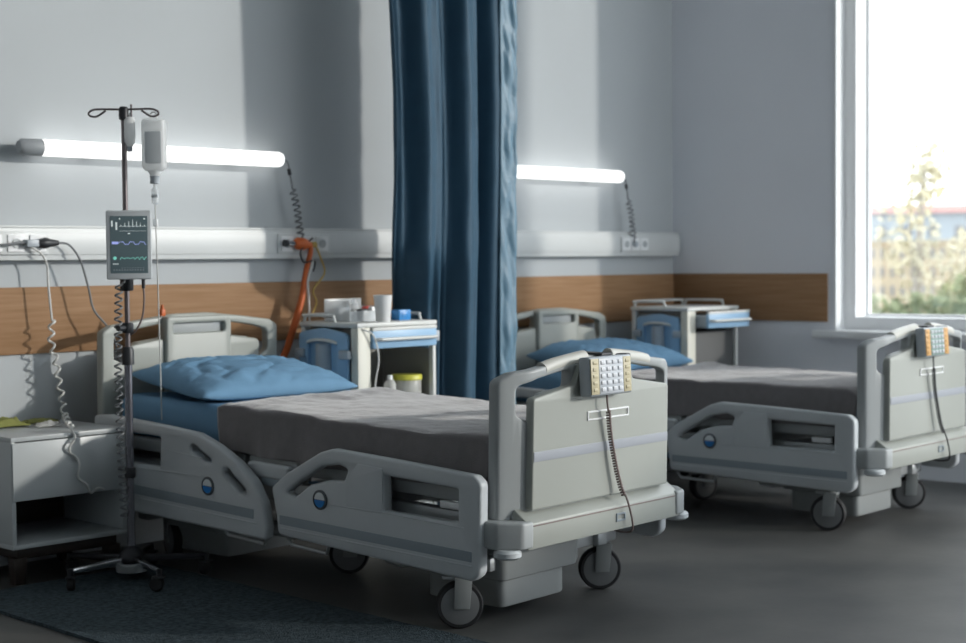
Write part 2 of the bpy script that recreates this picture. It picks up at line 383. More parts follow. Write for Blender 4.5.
# ------------------------------------------------------------------ left plugs and cables
o = empty('cable_plug', (-2.86, -.08, 1.343), 0, 'black plug with a grey adaptor in the socket plate left of the drip stand', 'plug')
Q = T(2.86, .08, -1.343)
MB().tube([(-2.90, -.10, 1.343), (-2.88, -.10, 1.343), (-2.86, -.10, 1.344), (-2.84, -.10, 1.344), (-2.80, -.10, 1.345)], [.014, .020, .024, .018, .010], 14).build('plug_body', DARK, o, Mx=Q)
MB().box(-2.95, -2.895, -.115, -.075, 1.328, 1.358, .004).build('adaptor', CGREY, o, Mx=Q)
MB().tube(bez([(-3.06, -.095, 1.335), (-3.02, -.10, 1.338), (-2.98, -.10, 1.345), (-2.945, -.098, 1.343)], 6), .006, 8).build('lead', GREYC, o, Mx=Q)
tag(MB().tube(bez([(-2.80, -.10, 1.345), (-2.75, -.105, 1.335), (-2.70, -.105, 1.27), (-2.665, -.105, 1.16), (-2.64, -.105, 1.06), (-2.585, -.12, .985), (-2.555, -.14, .90), (-2.55, -.14, .7)], 10), .0048, 8).build('power_cable', GREYC), 'grey power cable arching from the plug down behind the near headboard', 'cable')
pts = bez([(-2.93, -.10, 1.33), (-2.88, -.10, 1.30), (-2.854, -.10, 1.252), (-2.851, -.10, 1.19), (-2.845, -.10, 1.106), (-2.836, -.10, 1.02)], 8)
c1 = coil([(-2.836, -.10, 1.02), (-2.842, -.10, .93), (-2.822, -.10, .85), (-2.812, -.10, .77), (-2.806, -.12, .68), (-2.825, -.17, .622), (-2.86, -.25, .613)], .012, 10)
c2 = coil([c1[-1], (-2.95, -.42, .613), (-2.985, -.518, .592), (-3.008, -.520, .54), (-2.983, -.520, .488), (-2.966, -.520, .415), (-2.943, -.520, .373)], .008, 5)
c2 += bez([c2[-1], (-2.915, -.512, .345), (-2.885, -.513, .360), (-2.855, -.513, .352)], 8)
tag(MB().tube(pts+c1+c2, .0048, 8).build('coiled_cable', WHITEC), 'white coiled cable hanging from the trunking over the white nightstand', 'cable')

# ------------------------------------------------------------------ hospital bed
B1 = ((-2.5582, -2.4061), R(3.468)); B2 = ((-.1028, -2.3298), R(2.6146))
def bed_root(B, label):
    (bx, by), a = B; ew = V((cos(a), sin(a), 0)); el = V((-sin(a), cos(a), 0))
    p = V((bx, by, 0))+ew*.5+el*1.1
    return empty('hospital_bed', p, a, label, 'bed', 'hospital beds along the back wall')
BL = T(-.5, -1.1, 0)                                          # bed coordinates (w, l, z) -> root

def board_outline(z0, dz):
    L = [(0, z0, .02), (0, .862+dz, .03), (.05, .887+dz, .03), (.22, .908+dz, .1), (.40, .927+dz, .03)]
    Rr = [(1-a, b, r) for a, b, r in L[::-1]]
    return rp(L+Rr)
def board_cut(dz, right=False):
    P = [(.062, .748+dz, .02), (.062, .842+dz, .025), (.15, .864+dz, .03), (.33, .889+dz, .016), (.325, .826+dz, .016), (.185, .812+dz, .025), (.15, .78+dz, .025), (.15, .70+dz, .02)]
    if right: P = [(1-a, b, r) for a, b, r in P]
    return rp(P, 4)

def badge(parent, l, z, w, face=-1):
    Mx = BL @ T(w, l, z) @ YZ
    f = face
    b = MB().lathe([(0, 0), (.036, 0), (.036, .005), (.031, .007), (.0305, .004), (0, .004)], 28, Mx=Mx @ M4.Diagonal((1, 1, f, 1))).build('badge', BADGED, parent)
    up = [(.026*cos(t), .026*sin(t)+.001) for t in [pi*k/12 for k in range(13)]]
    dn_ = [(.026*cos(t), .026*sin(t)-.001) for t in [-pi*k/12 for k in range(13)]]
    MB().plate(up, [], .003, .0005, Mx @ T(0, 0, f*.0055)).build('badge_top_half', BADGEW, b)
    MB().plate(dn_, [], .003, .0005, Mx @ T(0, 0, f*.0055)).build('badge_bottom_half', BADGEB, b)
    return b

def foot_rail(root, w, f):
    """w: middle of the rail's thickness, f: -1 outer face looks to -w"""
    out = rp([(.068, .200, .03), (.03, .225, .04), (.03, .53, .03), (.062, .553, .03), (.40, .565, .2), (.735, .574, .06), (.80, .555, .08), (.975, .462, .10), (1.062, .398, .03), (1.032, .30, .08), (1.022, .225, .03)], 6)
    slot = rp([(.985, .388, .02), (.925, .380, .015), (.85, .432, .05), (.76, .457, .05), (.672, .466, .012), (.652, .508, .014), (.70, .521, .02), (.79, .505, .06), (.89, .448, .06)], 5)
    win = rp([(.130, .388, .006), (.130, .500, .006), (.475, .508, .006), (.470, .384, .006)], 3)
    r = MB().plate(out, [slot, win], .046, .012, BL @ T(w, 0, 0) @ YZ).build('foot_siderail', BEDS, root)
    fw_ = w+f*.023
    MB().plate(rp([(.064, .265, .003), (.064, .300, .003), (1.010, .302, .003), (1.010, .268, .003)], 2), [], .003, .001, BL @ T(fw_, 0, 0) @ YZ).build('stripe', STRIPE, r)
    MB().plate(rp([(.10, .371, .002), (.10, .376, .002), (.50, .381, .002), (.74, .375, .002), (.74, .370, .002), (.50, .376, .002)], 2), [], .005, .001, BL @ T(fw_, 0, 0) @ YZ).build('moulded_rib', BEDS, r)
    MB().plate(rp([(.064, .248, .002), (.064, .254, .002), (1.0, .257, .002), (1.0, .251, .002)], 2), [], .006, .0015, BL @ T(fw_, 0, 0) @ YZ).build('moulded_rib', BEDS, r)
    MB().plate(rp([(.478, .372, .004), (.478, .532, .004), (.60, .535, .006), (.655, .47, .01), (.655, .372, .004)], 3), [], .004, .001, BL @ T(fw_, 0, 0) @ YZ).build('raised_panel', BEDS, r)
    badge(r, .79, .385, fw_, f)
    MB().tube([BL @ V((w-f*.01, .78, .215)), BL @ V((w-f*.01, .79, .185)), BL @ V((w-f*.01, .98, .19)), BL @ V((w-f*.01, 1.0, .215))], .007, 10).build('release_bar', METAL, r)
    MB().box(w-f*.02, w-f*.12, .30, .36, .22, .30, .006).box(w-f*.02, w-f*.12, .80, .86, .22, .30, .006).build('rail_hinge', METAL, r, Mx=BL)
    return r
def head_rail(root, w, f):
    out = rp([(2.172, .24, .04), (2.175, .575, .02), (2.08, .583, .02), (1.70, .571, .1), (1.50, .560, .08), (1.38, .525, .10), (1.26, .475, .10), (1.16, .408, .08), (1.105, .33, .06), (1.084, .24, .03), (1.09, .195, .02), (1.32, .198, .02), (1.92, .200, .02), (2.10, .205, .04)], 6)
    s1 = rp([(1.536, .505, .008), (1.515, .513, .008), (1.412, .468, .008), (1.408, .452, .006), (1.446, .452, .008), (1.53, .485, .008)], 3)
    s2 = rp([(1.336, .438, .008), (1.312, .443, .008), (1.206, .372, .008), (1.202, .352, .006), (1.24, .355, .008), (1.332, .415, .01)], 3)
    win = rp([(2.08, .400, .008), (2.08, .528, .008), (1.726, .524, .008), (1.729, .402, .008)], 3)
    r = MB().plate(out, [s1, s2, win], .046, .012, BL @ T(w, 0, 0) @ YZ).build('head_siderail', BEDS, root)
    fw_ = w+f*.023
    MB().plate(rp([(1.155, .268, .003), (1.155, .304, .003), (2.12, .318, .003), (2.12, .280, .003)], 2), [], .003, .001, BL @ T(fw_, 0, 0) @ YZ).build('stripe', STRIPE, r)
    MB().plate(rp([(1.45, .392, .002), (1.45, .398, .002), (2.10, .384, .002), (2.10, .378, .002)], 2), [], .005, .001, BL @ T(fw_, 0, 0) @ YZ).build('moulded_rib', BEDS, r)
    MB().plate(rp([(1.14, .250, .002), (1.14, .256, .002), (2.10, .266, .002), (2.10, .260, .002)], 2), [], .006, .0015, BL @ T(fw_, 0, 0) @ YZ).build('moulded_rib', BEDS, r)
    MB().plate(rp([(1.46, .462, .002), (1.46, .468, .002), (1.71, .482, .002), (1.71, .476, .002)], 2), [], .004, .001, BL @ T(fw_, 0, 0) @ YZ).build('moulded_rib', BEDS, r)
    badge(r, 1.423, .362, fw_, f)
    MB().tube([BL @ V((w-f*.01, 1.12, .2)), BL @ V((w-f*.01, 1.13, .172)), BL @ V((w-f*.01, 1.34, .178)), BL @ V((w-f*.01, 1.35, .2))], .007, 10).build('release_bar', METAL, r)
    MB().box(w-f*.02, w-f*.12, 1.40, 1.46, .22, .30, .006).box(w-f*.02, w-f*.12, 1.86, 1.92, .22, .30, .006).build('rail_hinge', METAL, r, Mx=BL)
    return r

def caster(root, w, l, ang, rad=.081):
    """double fork caster; its own empty-free mesh set"""
    Q = BL @ T(w, l, 0) @ M4.Rotation(ang, 4, 'Z')
    c = MB().tube([(0, 0, .165), (0, 0, .215)], .022, 16)
    c.hexa([(-.035, -.034, .07), (.02, -.034, .07), (.02, -.027, .07), (-.035, -.027, .07), (-.03, -.034, .172), (.03, -.034, .172), (.03, -.027, .172), (-.03, -.027, .172)], .002)
    c.hexa([(-.035, .027, .07), (.02, .027, .07), (.02, .034, .07), (-.035, .034, .07), (-.03, .027, .172), (.03, .027, .172), (.03, .034, .172), (-.03, .034, .172)], .002)
    c.box(-.032, .032, -.034, .034, .166, .178, .004)
    k = c.build('caster', COLM, root, Mx=Q)
    X = Q @ T(-.012, 0, rad) @ M4.Rotation(R(90), 4, 'X')
    wl = MB().lathe([(.060, -.022), (.076, -.022), (rad, -.014), (rad, .014), (.076, .022), (.060, .022)], 40, Mx=X).build('tyre', TYRE, k)
    MB().lathe([(0, -.026), (.058, -.024), (.068, -.0215), (.068, .0215), (.058, .024), (0, .026)], 40, Mx=X).build('wheel_cover', HUBG, k)
    MB().hexa([(-.07, -.012, .170), (-.012, -.012, .168), (-.012, .012, .168), (-.07, .012, .170), (-.072, -.012, .178), (-.012, -.012, .180), (-.012, .012, .180), (-.072, .012, .178)], .002).build('brake_pedal', METAL, k, Mx=Q)
    return k

def bent(mb, amt=.055, lim=.13):
    bm = mb.bm
    for k in range(7):
        d = lim*(1-k/7)
        for x in (-.5+d, .5-d):
            bmesh.ops.bisect_plane(bm, geom=bm.verts[:]+bm.edges[:]+bm.faces[:], plane_co=(x, 0, 0), plane_no=(1, 0, 0), dist=1e-5)
    for v in bm.verts:
        d = .5-abs(v.co.x)
        if d < lim: v.co.y += amt*(max(0, lim-d)/lim)**1.25
    return mb

def make_bed(root):
    sup = []
    # ---- footboard
    bz = .045
    fb = MB().plate(board_outline(.33, 0), [board_cut(0), board_cut(0, True)], bz, .009, BL @ T(.010, -.018, 0) @ M4.Diagonal((.98, 1, 1, 1)) @ XZ); fb = bent(fb).build('footboard', BEDG, root); sup.append(fb)
    pan = rp([(.105, .43, .01), (.108, .802, .018), (.33, .835, .02), (.36, .90, .02), (.64, .90, .02), (.67, .835, .02), (.892, .802, .018), (.895, .43, .01)], 4)
    MB().plate(pan, [], .035, .007, BL @ T(0, -.0435, 0) @ XZ).build('front_panel', BEDP, fb)
    MB().plate([(.112, .592), (.888, .592), (.888, .625), (.112, .625)], [], .003, .0008, BL @ T(0, -.0615, 0) @ XZ).build('stripe', LSTRIPE, fb)
    MB().plate(rp([(.40, .705, .004), (.64, .705, .004), (.64, .738, .004), (.40, .738, .004)], 3), [rp([(.406, .711, .003), (.634, .711, .003), (.634, .732, .003), (.406, .732, .003)], 3)], .006, .0015, BL @ T(0, -.0625, 0) @ XZ).build('card_holder', TRIM, fb)
    for s in (0, 1):
        hp_ = [(.20, .888), (.25, .898), (.30, .9045), (.385, .914), (.43, .918)]
        hp_ = bez([V((a if not s else 1-a, -.018, z+.003)) for a, z in hp_], 6)
        MB().tube([BL @ q for q in hp_], .0245, 16).build('handle_grip', HANDLE, fb)
    # ---- ledge and corners
    lg = MB().hexa([(.06, -.085, .308), (.94, -.085, .308), (.94, .06, .308), (.06, .06, .308), (.06, -.083, .395), (.94, -.083, .395), (.94, -.02, .438), (.06, -.02, .438)], .005)
    lg = lg.build('foot_ledge', BEDP, root, Mx=BL); sup.append(lg)
    MB().box(.085, .915, -.0865, -.07, .384, .388, .001).build('seam', BROWNC, lg, Mx=BL)
    MB().plate(rp([(.545, .338, .003), (.60, .338, .003), (.60, .368, .003), (.545, .368, .003)], 2), [rp([(.553, .345, .002), (.592, .345, .002), (.592, .361, .002), (.553, .361, .002)], 2)], .006, .001, BL @ T(0, -.085, 0) @ XZ).build('latch', STRIPE, lg)
    for s in (-1, 1):
        cx = .5+s*.5
        cor = rp([(cx-s*.085, -.090, .012), (cx-s*.03, -.088, .03), (cx+s*.030, -.02, .03), (cx+s*.030, .085, .02), (cx-s*.085, .085, .01)], 5)
        MB().plate(cor, [], .090, .010, BL @ T(0, 0, .358)).build('corner_block', BEDG, lg)
        MB().lathe([(0, 0), (.036, 0), (.046, .008), (.046, .022), (.038, .030), (0, .030)], 28, Mx=BL @ T(cx-s*.010, -.038, .284)).build('bumper_wheel', BEDS, lg)
    # ---- headboard
    D = .055; HB = BL @ M4.Diagonal((.968, 1, 1, 1))
    hb = MB().plate(board_outline(.36, D), [board_cut(D), board_cut(D, True)], bz, .009, HB @ T(0, 2.205, 0) @ XZ).build('headboard', BEDP, root); sup.append(hb)
    pan = rp([(.125, .42, .01), (.128, .80+D, .03), (.30, .822+D, .01), (.70, .822+D, .01), (.872, .80+D, .03), (.875, .42, .01)], 4)
    MB().plate(pan, [], .03, .008, HB @ T(0, 2.18, 0) @ XZ).build('front_panel', BEDP, hb)
    MB().plate(rp([(.315, .40, .006), (.315, .918+D, .02), (.685, .918+D, .02), (.685, .40, .006)], 4), [rp([(.352, .845+D, .012), (.352, .888+D, .012), (.648, .888+D, .012), (.648, .845+D, .012)], 3)], .055, .01, HB @ T(0, 2.172, 0) @ XZ).build('centre_panel', BEDP, hb)
    MB().box(.355, .645, 2.17, 2.19, .842+D, .892+D, .002).build('recess_back', BEDG, hb, Mx=HB)
    # ---- mattress platform
    pf = MB()
    for l0, l1 in ((.09, .62), (.64, 1.0), (1.02, 1.30), (1.32, 2.15)):
        pf.box(.045, .955, l0, l1, .435, .487, .012)
    pf = pf.build('mattress_platform', BEDG, root, Mx=BL); sup.append(pf)
    fr = MB().box(.06, .11, .05, 2.19, .33, .40, .006).box(.89, .94, .05, 2.19, .33, .40, .006)
    for l in (.09, .75, 1.45, 2.12): fr.box(.10, .90, l-.025, l+.025, .335, .395, .004)
    fr.box(.28, .34, .2, 2.0, .40, .436, .004).box(.66, .72, .2, 2.0, .40, .436, .004)
    fr = fr.build('bed_frame', METAL, root, Mx=BL); sup.append(fr)
    MB().box(.045, .07, .20, .30, .405, .432, .006).build('strap_buckle', TRIM, fr, Mx=BL)
    cp = MB().box(.012, .05, 1.035, 1.275, .412, .470, .014, 3).build('side_control_panel', BEDS, root, Mx=BL); sup.append(cp)
    MB().box(.016, .05, 1.06, 1.19, .385, .416, .004).build('button_block', STRIPE, cp, Mx=BL)
    for f in (-1, 1):
        w = .5+f*(.528 if f < 0 else .508)
        sup.append(foot_rail(root, w, f)); sup.append(head_rail(root, w, f))
    # ---- base
    bf = MB().box(.16, .22, .16, 2.06, .185, .235, .008).box(.78, .84, .16, 2.06, .185, .235, .008)
    for l in (.22, 2.0): bf.box(.07, .93, l-.035, l+.035, .185, .235, .01)
    bf.box(.22, .78, 1.05, 1.10, .17, .21, .006)
    bf.build('base_frame', METAL, root, Mx=BL)
    for l in (.33, 1.80):
        c = MB().plate(rp([(.19, l-.20, .03), (.60, l-.20, .03), (.72, l-.12, .05), (.72, l+.18, .05), (.60, l+.22, .05), (.19, l+.22, .04)], 5), [], .17, .006, BL @ T(0, 0, .235))
        c.box(.36, .64, l-.12, l+.12, .30, .42, .01, Mx=BL)
        c = c.build('lift_column', COLM, root)
        MB().plate(rp([(.22, l-.17, .03), (.56, l-.17, .10), (.67, l-.08, .12), (.67, l+.14, .06), (.57, l+.19, .06), (.22, l+.19, .04)], 6), [], .12, .006, BL @ T(0, 0, .11)).build('column_foot', COLM, c)
    caster(root, .085, .22, R(-42)); caster(root, .885, .22, R(-42)); caster(root, .24, 2.02, R(70)); caster(root, .90, 2.0, R(60))
    caster(root, .49, 1.18, R(-50))
    for s in (0, 1):
        k = MB().tube([BL @ V((.16, .45+s*.9, .19)), BL @ V((.12, .55+s*.9, .17)), BL @ V((.12, .62+s*.9, .18))], .009, 10).build('pedal', METAL, root)
    return sup

PIV = V((0, -1.05, 0))
def tiltM(t): return T(*PIV) @ M4.Rotation(t, 4, 'X') @ T(*-PIV)
bed1 = bed_root(B1, 'near hospital bed with grey siderails and cream footboard, the closer of the two beds')
sup = make_bed(bed1)
bed2 = copy_tree(bed1)
(bx, by), a2 = B2
bed2.location = V((bx, by, 0))+V((cos(a2), sin(a2), 0))*.5+V((-sin(a2), cos(a2), 0))*1.1; bed2.rotation_euler.z = a2
bed2['label'] = 'far hospital bed by the window, its footboard cut by the right edge'
TILT = .024
for s in sup: s.matrix_local = tiltM(TILT) @ s.matrix_local
# the far bed's casters point another way
for ch in bed2.children:
    if ch.name.startswith('caster') and ch.data:
        pass
bpy.context.view_layer.update()
def bedM(root, t): return root.matrix_world.copy() @ tiltM(t) @ BL
BM = {1: bedM(bed1, TILT), 2: bedM(bed2, .0)}

# swivel the far bed's casters (same meshes, turned about their own stems)
def swivel(root, ang):
    n = 0
    for ch in root.children:
        if ch.name.startswith('caster'):
            ctr = sum((v.co for v in ch.data.vertices), V())/len(ch.data.vertices)
            c = V((ctr.x, ctr.y, 0)); ch.matrix_local = T(*c) @ M4.Rotation(ang[n % len(ang)], 4, 'Z') @ T(*-c); n += 1
swivel(bed2, [R(-30), R(-12), R(10), R(20), R(35)])

# ------------------------------------------------------------------ bedding
def nz(x, y, z=0): return noise.noise(V((x, y, z)))
def grid_obj(name, m, nu, nv, fn, Mx, thick=0, smooth=180):
    bm = bmesh.new(); vs = [[bm.verts.new(fn(i/nu, j/nv)) for j in range(nv+1)] for i in range(nu+1)]
    for i in range(nu):
        for j in range(nv): bm.faces.new((vs[i][j], vs[i+1][j], vs[i+1][j+1], vs[i][j+1]))
    bmesh.ops.recalc_face_normals(bm, faces=bm.faces)
    me = bpy.data.meshes.new(name); bm.to_mesh(me); bm.free(); me.materials.append(m)
    for p in me.polygons: p.use_smooth = True
    o = bpy.data.objects.new(name, me); C.objects.link(o); o.matrix_world = Mx
    if thick:
        md = o.modifiers.new('thickness', 'SOLIDIFY'); md.thickness = thick; md.offset = -1
    return o
MT = .655
def mattress(k, label):
    mb = MB().box(.06, .94, .085, 2.16, .489, MT, .045, 5)
    bmesh.ops.subdivide_edges(mb.bm, edges=[e for e in mb.bm.edges if e.calc_length() > .1], cuts=30, use_grid_fill=True)
    for v in mb.bm.verts:
        e = nz(v.co.x*9+k*7, v.co.y*7, v.co.z*9)*.007+nz(v.co.x*22, v.co.y*18+k, v.co.z*20)*.003
        if v.co.y > 1.2:
            if v.co.z > .5: v.co.z += e
            if v.co.x < .1: v.co.x -= abs(e)*1.8-.004
    o = mb.build('mattress', BLUESH, None, 60); o.matrix_world = BM[k]
    return tag(o, label, 'mattress', 'blue sheeted mattresses')
mattress(1, 'mattress in a blue sheet on the near bed, showing under the pillow')
mattress(2, 'mattress in a blue sheet on the far bed, mostly under the grey blanket')

def blanket(k, label):
    top = MT+.012; W0_, W1_ = .052, .948; drop = .172
    def fn(u, v):
        l = .07+(1.50-.07)*v
        # cross-section: near drop, top, far drop
        s = u*(drop*2+(W1_-W0_)); hem = .010*nz(l*5, k*3)
        rr = .035
        if s < drop:
            t = s/drop; x = W0_-.010-.012*(1-t)*(1+nz(l*9, 2+k)*1.3)+.010*t; z = top-rr*.3-(drop+hem)*(1-t)
            x -= (1-t)*.016*sin(l*17+4*nz(l*2, k))*(.6+.6*nz(l*3, k+9))
        elif s > drop+(W1_-W0_):
            t = (s-drop-(W1_-W0_))/drop; x = W1_+.012*t+.008*nz(l*9, 5+k)*t; z = top-rr*.3-(drop+hem)*t
        else:
            t = (s-drop)/(W1_-W0_); x = W0_+(W1_-W0_)*t
            e = min(t, 1-t)*(W1_-W0_)
            z = top-(.3*rr*max(0, 1-e/.05)**2)
            z += .010*nz(x*4+k*5, l*3.5)+.005*nz(x*11, l*9+k*3)+.003*nz(x*26, l*20)
        # turned-down end by the pillow, puckered
        if v > .86:
            q = (v-.86)/.14; z += .012*sin(q*pi)*(1+.6*nz(x*8, l*6)); 
        l2 = l+.05*nz(x*3.1, 7+k)*max(0, v-.6)*2
        if s < drop: l2 -= .12*max(0, v-.75)*4*(1-s/drop)**1.5*.5
        # foot end rounds down over the mattress edge
        if v < .04: z -= (1-v/.04)**2*.03
        return (x, l2, z)
    o = grid_obj('blanket', BLANK, 110, 130, fn, BM[k], .010)
    return tag(o, label, 'blanket', 'grey blankets')
blanket(1, 'grey blanket spread over the near bed up to the blue pillow')
blanket(2, 'grey blanket spread smooth over the far bed beside the window')

def pillow(k, c, rz, sx, sy, h, label):
    bm = bmesh.new(); N = 44; top = {}; bot = {}
    def shp(u, v):
        a = max(0, 1-abs(u)**3.2); b = max(0, 1-abs(v)**3.0); return (a*b)**.52
    for i in range(N+1):
        for j in range(N+1):
            u = -1+2*i/N; v = -1+2*j/N
            pin = 1-.055*(1-abs(v)**2)*abs(u)**8; pin2 = 1-.055*(1-abs(u)**2)*abs(v)**8
            x = u*sx/2*pin; y = v*sy/2*pin2; f = shp(u, v)
            edge = i in (0, N) or j in (0, N)
            wr = (.008*nz(u*2.2+k*9, v*2.2)+.008*nz(u*4+1+v*2, v*5+k)+.0055*nz(u*9+v*5, v*8-u*3+k)+.003*nz(u*16, v*12))*min(1, f*1.5)
            crease = -.013*max(0, 1-abs(nz(u*1.8+4+k+v*.6, v*2.4+2+k))*10)*f
            ear = .012*abs(u)**6*abs(v)**6
            zt = h*.72*f+wr+crease+ear+.012; zb = -h*.25*f+.012+ear
            top[i, j] = bm.verts.new((x, y, zt)); bot[i, j] = top[i, j] if edge else bm.verts.new((x, y, zb))
    for i in range(N):
        for j in range(N):
            bm.faces.new((top[i, j], top[i+1, j], top[i+1, j+1], top[i, j+1]))
            q = [bot[i, j], bot[i, j+1], bot[i+1, j+1], bot[i+1, j]]
            try: bm.faces.new(q)
            except ValueError: pass
    bmesh.ops.recalc_face_normals(bm, faces=bm.faces)
    me = bpy.data.meshes.new('pillow'); bm.to_mesh(me); bm.free(); me.materials.append(BLUESH)
    for p in me.polygons: p.use_smooth = True
    o = bpy.data.objects.new('pillow', me); C.objects.link(o)
    o.matrix_world = BM[k] @ T(*c) @ M4.Rotation(rz, 4, 'Z') @ M4.Rotation(R(5), 4, 'X')
    return tag(o, label, 'pillow', 'blue pillows')
pillow(1, (.455, 1.81, MT+.036), R(-7), .78, .60, .135, 'puffy blue pillow at the head of the near bed')
pillow(2, (.50, 1.80, MT+.036), R(-4), .78, .56, .145, 'blue pillow on the far bed, half behind the near footboard')

# ------------------------------------------------------------------ control panels hung on the footboards
def control(k, label, side_m, mid_m, key_m, cord_m):
    o = bpy.data.objects.new('control_panel', None); C.objects.link(o); o.empty_display_size = .05
    O = V((.462, -.062, .79)); o.matrix_world = BM[k] @ T(*O); tag(o, label, 'control panel', 'control panels hung on footboards')
    Q = T(-.49, .03, -.79)
    t = R(4); body = T(.49, -.032, .86) @ M4.Rotation(-t, 4, 'X')
    MB().box(-.122, .122, -.052, -.004, -.068, .066, .008, 3).build('body', CGREY, o, Mx=Q @ body)
    MB().box(.095, .127, -.048, 0, -.066, .070, .006).build('dark_side', DARK, o, Mx=Q @ body)
    for x0, x1, m in ((-.118, -.074, side_m), (.068, .112, side_m), (-.072, .066, mid_m)):
        MB().box(x0, x1, -.056, -.050, -.062, .060, .002).build('key_panel', m, o, Mx=Q @ body)
    for i in range(4):
        for j in range(5):
            MB().box(-.064+i*.033, -.064+i*.033+.024, -.060, -.054, -.054+j*.023, -.054+j*.023+.015, .003).build('key', key_m, o, Mx=Q @ body)
    for s in (-1, 1):
        for j in range(5):
            xx = -.096 if s < 0 else .09
            MB().box(xx-.012, xx+.012, -.059, -.054, -.052+j*.023, -.052+j*.023+.013, .003).build('key', side_m, o, Mx=Q @ body)
    MB().box(.50, .56, -.035, .075, .925, .934, .003).box(.50, .56, .067, .076, .88, .93, .003).build('hook', DARK, o, Mx=Q)
    a = bez([(.50, -.06, .795), (.50, -.062, .76), (.515, -.055, .735)], 6)
    c = coil([(.515, -.055, .735), (.535, -.05, .65), (.562, -.052, .55), (.588, -.056, .47), (.600, -.066, .43)], .0062, 32, 12)
    e = bez([c[-1], (.615, -.075, .40), (.635, -.078, .34), (.645, -.070, .300), (.643, -.03, .290), (.64, .02, .295)], 8)
    MB().tube(a+c+e, .0036, 8).build('coiled_cord', cord_m, o, Mx=Q)
    return o
control(1, 'grey and yellow keypad panel with a brown coiled cord on the near footboard', KEYY, KEYW, KEYB, BROWNC)
control(2, 'keypad panel with orange sides and green centre on the far footboard', KEYO, KEYG, KEYW, DARK)

# small orange tag on the near headboard
bmw = BM[1]
o = MB().box(-.011, .011, -.011, .011, 0, .03, .004).tube([(0, 0, .028), (0, 0, .05)], .008, 12, .005).build('orange_clip', ORANGE)
o.matrix_world = bmw @ T(.305, 2.178, .975); tag(o, 'small orange clip standing on top of the near headboard', 'clip')

# ------------------------------------------------------------------ drip stand
RUGT = .014
PX, PY = -2.84, -.68
st = empty('drip_stand', (PX, PY, RUGT), 0, 'tall bronze drip stand on a five-legged wheeled base beside the nightstand', 'drip stand')
MB().tube([(0, 0, .09), (0, 0, .90)], .0155, 20).build('lower_pole', LPOLE, st)
MB().tube([(0, 0, .88), (0, 0, 1.852)], .0105, 18).build('upper_pole', POLEM, st)
MB().lathe([(.024, .845), (.024, .90), (.018, .915), (.012, .915)], 20).build('height_collar', DARK, st)
MB().lathe([(.020, .97), (.024, .98), (.024, 1.0), (.020, 1.01)], 20).tube([(0, 0, .99), (-.055, -.02, .99)], .011, 12).build('clamp', DARK, st)
MB().lathe([(.020, .40), (.022, .41), (.022, .43), (.020, .44)], 20).build('lower_clamp', DARK, st)
hub = MB().lathe([(.045, .055), (.05, .065), (.05, .10), (.03, .125), (.018, .13)], 24).build('hub', BLACKM, st)
MB().lathe([(.060, .030), (.062, .036), (.062, .060), (.05, .064)], 24).build('weight', METAL, st)
for k in range(5):
    a = R(186+72*k); d = V((cos(a), sin(a), 0))
    lg = MB().hexa([V(p) for p in [(.03, -.014, .062), (.285, -.010, .066), (.285, .010, .066), (.03, .014, .062), (.03, -.014, .095), (.285, -.010, .084), (.285, .010, .084), (.03, .014, .095)]], .004).build('leg', CHROME if k in (0, 1) else BLACKM, st, Mx=M4.Rotation(a, 4, 'Z'))
    Q = M4.Rotation(a, 4, 'Z') @ T(.29, 0, 0) @ M4.Rotation(R(50-a*57*0), 4, 'Z')
    cs = MB().tube([(0, 0, .05), (0, 0, .085)], .012, 12).box(-.026, .020, -.019, .019, .050, .058, .003).build('caster', DARK, lg, Mx=Q)
    MB().lathe([(0, -.015), (.022, -.015), (.027, -.01), (.027, .01), (.022, .015), (0, .015)], 24, Mx=Q @ T(-.01, 0, .027) @ M4.Rotation(R(90), 4, 'X')).build('wheel', TYRE, cs)
top = MB().lathe([(.012, 1.80), (.019, 1.805), (.019, 1.845), (.014, 1.853), (0, 1.853)], 18).build('top_cap', DARK, st)
va = R(-45.46)                                               # hooks spread across the view
hd = V((cos(va), sin(va), 0))
for s in (-1, 1):
    pts = [(0, 0, 1.842), hd*(s*.08)+V((0, 0, 1.844)), hd*(s*.118)+V((0, 0, 1.842)), hd*(s*.136)+V((0, 0, 1.830)), hd*(s*.130)+V((0, 0, 1.818)), hd*(s*.105)+V((0, 0, 1.816)), hd*(s*.07)+V((0, 0, 1.838))]
    MB().tube(bez(pts, 6), .0042, 8).build('hook', POLEM, st)
MB().tube([hd*.03+V((0, 0, 1.80)), hd*.03+V((0, 0, 1.862))], .004, 8).build('hook', POLEM, st)

def at(dx, dy, z): return V((PX, PY, RUGT))+hd*dx+V((0, 0, z))+V((-sin(-va), -cos(va), 0)).normalized()*dy*0
bp = at(.117, 0, 1.60)
b = empty('infusion_bottle', bp, va, 'large upside-down milky infusion bottle hanging on the right of the drip stand', 'infusion bottle')
MB().plate(rp([(-.046, .0, .03), (.046, .0, .03), (.046, .205, .02), (-.046, .205, .02)], 5), [], .062, .014, T(0, 0, 0) @ XZ).lathe([(.018, -.02), (.020, -.01), (.030, .004)], 20).build('bottle_body', BOTTLE, b)
MB().plate(rp([(-.030, .03, .008), (.034, .03, .008), (.034, .155, .008), (-.030, .155, .008)], 3), [], .003, .001, T(0, -.0325, 0) @ XZ).build('label_panel', LIQ, b)
MB().lathe([(.016, -.048), (.018, -.046), (.018, -.022), (.021, -.018)], 20).build('neck_cap', CGREY, b)
MB().tube(bez([(-.01, 0, .203), (-.012, 0, .222), (0, 0, .232), (.012, 0, .222), (.010, 0, .203)], 6), .003, 8).build('hanging_loop', WHITEC, b)
d = empty('drip_set', at(.117, 0, 1.50), va, 'clear drip chamber and thin tube running from the big bottle down to the bed', 'drip line')
